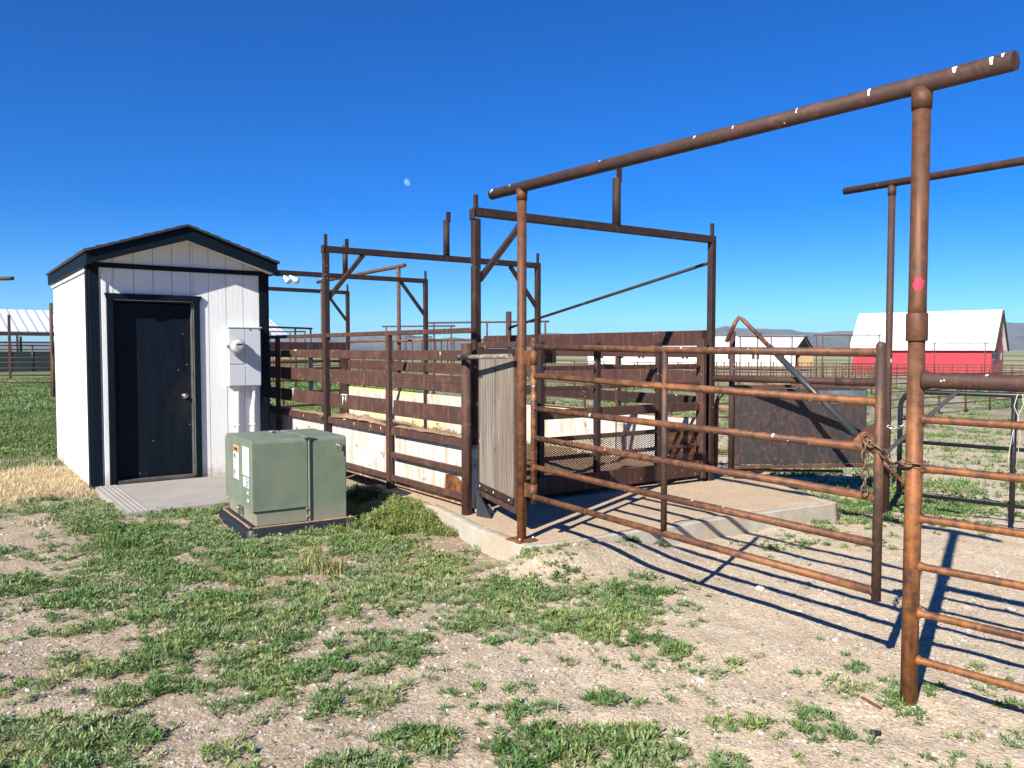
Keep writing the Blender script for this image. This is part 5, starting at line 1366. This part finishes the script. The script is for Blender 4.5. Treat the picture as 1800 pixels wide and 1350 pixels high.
# pebbles
def pebbles(n, rmin, rmax, smin, smax, name, label, amin=-.68, amax=.68, seed=1):
    ico = np.array([[0, 0, 1], [.89, 0, .45], [.28, .85, .45], [-.72, .53, .45], [-.72, -.53, .45], [.28, -.85, .45], [.72, .53, -.45], [-.28, .85, -.45], [-.89, 0, -.45], [-.28, -.85, -.45], [.72, -.53, -.45], [0, 0, -1]])
    fc = np.array([[0, 1, 2], [0, 2, 3], [0, 3, 4], [0, 4, 5], [0, 5, 1], [1, 6, 2], [2, 7, 3], [3, 8, 4], [4, 9, 5], [5, 10, 1], [2, 6, 7], [3, 7, 8], [4, 8, 9], [5, 9, 10], [1, 10, 6], [6, 11, 7], [7, 11, 8], [8, 11, 9], [9, 11, 10], [10, 11, 6]])
    r = np.sqrt(rng.uniform(rmin**2, rmax**2, n)); a = rng.uniform(amin, amax, n); x = r*np.sin(a); y = r*np.cos(a)
    k = ~blocked(x, y) & (rng.uniform(0, 1, n) < .25+.75*(fbm(x*.9, y*.9, 61) > .45)); x = x[k]; y = y[k]; n = len(x)
    s = smin*(smax/smin)**(rng.uniform(0, 1, n)**2.5); z = soil(x, y)
    v = ico[None]*rng.uniform(.65, 1.25, (n, 12, 1))*np.stack([rng.uniform(.7, 1.4, n), rng.uniform(.7, 1.3, n), rng.uniform(.4, .8, n)], 1)[:, None]
    q = rng.uniform(0, 6.28, n); c, s2 = np.cos(q)[:, None], np.sin(q)[:, None]; vx = v[..., 0]*c-v[..., 1]*s2; vy = v[..., 0]*s2+v[..., 1]*c
    v = np.stack([vx, vy, v[..., 2]], -1)*s[:, None, None]+np.stack([x, y, z+s*.1], 1)[:, None]
    pal = np.array([[.5, .46, .41], [.4, .34, .28], [.34, .27, .2], [.25, .2, .16], [.62, .6, .57], [.1, .09, .085], [.36, .2, .15]])
    ci = rng.choice(7, n, p=[.2, .28, .28, .14, .03, .06, .01]); cc = np.repeat(pal[ci]*rng.uniform(.8, 1.15, (n, 1)), 12, 0); cc = np.concatenate([cc, np.ones((len(cc), 1))], 1)
    t = (np.arange(n)[:, None, None]*12+fc[None]).reshape(-1, 3)
    o = big_mesh(name, v.reshape(-1, 3), t, M['pebble'], cc); tag(o, label, 'gravel', kind='stuff')
pebbles(34000, 2.2, 6, .0025, .013, 'gravel', 'small stones and clods strewn over the near dirt')
pebbles(12000, 6, 14, .005, .02, 'distant_gravel', 'small stones strewn over the dirt further back')

def rock(px, py, s, label, m='rock', sc=(1, .8, .6), z=None, seed=0, name='rock'):
    c = G(px, py, z or 0); zz = float(soil(c.x, c.y)) if z is None else z
    rs = np.random.default_rng(seed); mb = MB(); n = 7; vs = []; fs = []; ks = rs.uniform(.78, 1.2, (n+1, n*2)); rot = rs.uniform(0, 6.28)
    for i in range(n+1):
        th = math.pi*i/n
        for k in range(n*2):
            ph = math.pi*k/n+rot; f = ks[i, k] if 0 < i < n else 1
            f *= 1+.25*math.cos(3*ph+seed)*math.sin(th)
            vs.append(Vector((c.x, c.y, zz+s*sc[2]*.35))+Vector((math.sin(th)*math.cos(ph)*sc[0], math.sin(th)*math.sin(ph)*sc[1], max(math.cos(th), -.6)*sc[2]))*s*f)
    w2 = n*2
    for i in range(n):
        for k in range(w2): fs.append([i*w2+k, (i+1)*w2+k, (i+1)*w2+(k+1) % w2, i*w2+(k+1) % w2])
    o = part(name, mb.add(vs, fs), M[m]); tag(o, label, 'rock')
rock(853, 905, .07, 'angular grey stone block at the foot of the round corner post', 'step', (1, .9, .85), .15, 4)
rock(1008, 986, .032, 'white angular rock just in front of the platform edge', 'rock', (1, .8, .9), seed=2)
rock(885, 1014, .026, 'small brown stone among weeds below the hinge post', 'rockbrown', seed=3)
rock(1338, 1034, .03, 'grey and white stone lying in the gate shadow', 'rock', (1.3, .8, .6), seed=5)
rock(1413, 1033, .028, 'pinkish stone under the lowest gate rail', 'rockbrown', seed=6)
rock(1425, 1025, .027, 'grey stone touching the pinkish one under the lowest gate rail', 'step', seed=7)
rock(1231, 1199, .02, 'small white stone in the open dirt at lower centre-right', 'rock', seed=8)
rock(1468, 1131, .018, 'white pebble in the dirt left of the tall post', 'rock', seed=9)
rock(1337, 1154, .022, 'reddish stone beside a weed in front of the gate', 'rockbrown', seed=10)
rock(1540, 1289, .024, 'black charred lump below the foot of the tall post', 'rubber', seed=11)
rock(290, 1000, .045, 'flat brown stone half buried in the weeds left of centre', 'rockbrown', (1.4, .8, .4), seed=12)
rock(745, 1112, .018, 'white pebble between weed patches in the middle foreground', 'rock', seed=13)
rock(1122, 1308, .026, 'white stone near the bottom edge between two weeds', 'rock', seed=14)
rock(80, 814, .06, 'dark flat stone in the bleached grass by the shed', 'step', (1.4, .8, .4), seed=15)
o = part('wood_chip', MB().beam(G(1514, 1230)+Z*.012, G(1549, 1249)+Z*.01, .014, .008), M['gate']); tag(o, 'rusty brown splinter lying left of the tall post foot', 'wood scrap')
c = G(97, 770)
o = part('stick', MB().beam(c+Z*.02, c+Vector((.35, .35, .28)), .03, .03), M['frame']); tag(o, 'dark bar leaning against the back corner of the shed', 'bar')

# ------------------------------------------------------------------ air
mb = MB().prism([Vector((-9300, -9300, -6.5)), Vector((9300, -9300, -6.5)), Vector((9300, 9300, -6.5)), Vector((-9300, 9300, -6.5))], Z*270)
hm = bpy.data.materials.new('air'); hm.use_nodes = True; t = hm.node_tree; t.nodes.clear(); o = t.nodes.new('ShaderNodeOutputMaterial'); v = t.nodes.new('ShaderNodeVolumePrincipled')
v.inputs['Color'].default_value = (.5, .72, 1, 1); v.inputs['Density'].default_value = .00007; v.inputs['Anisotropy'].default_value = 0; t.links.new(v.outputs[0], o.inputs['Volume'])
hz = part('haze', mb, hm); tag(hz, kind='stuff')
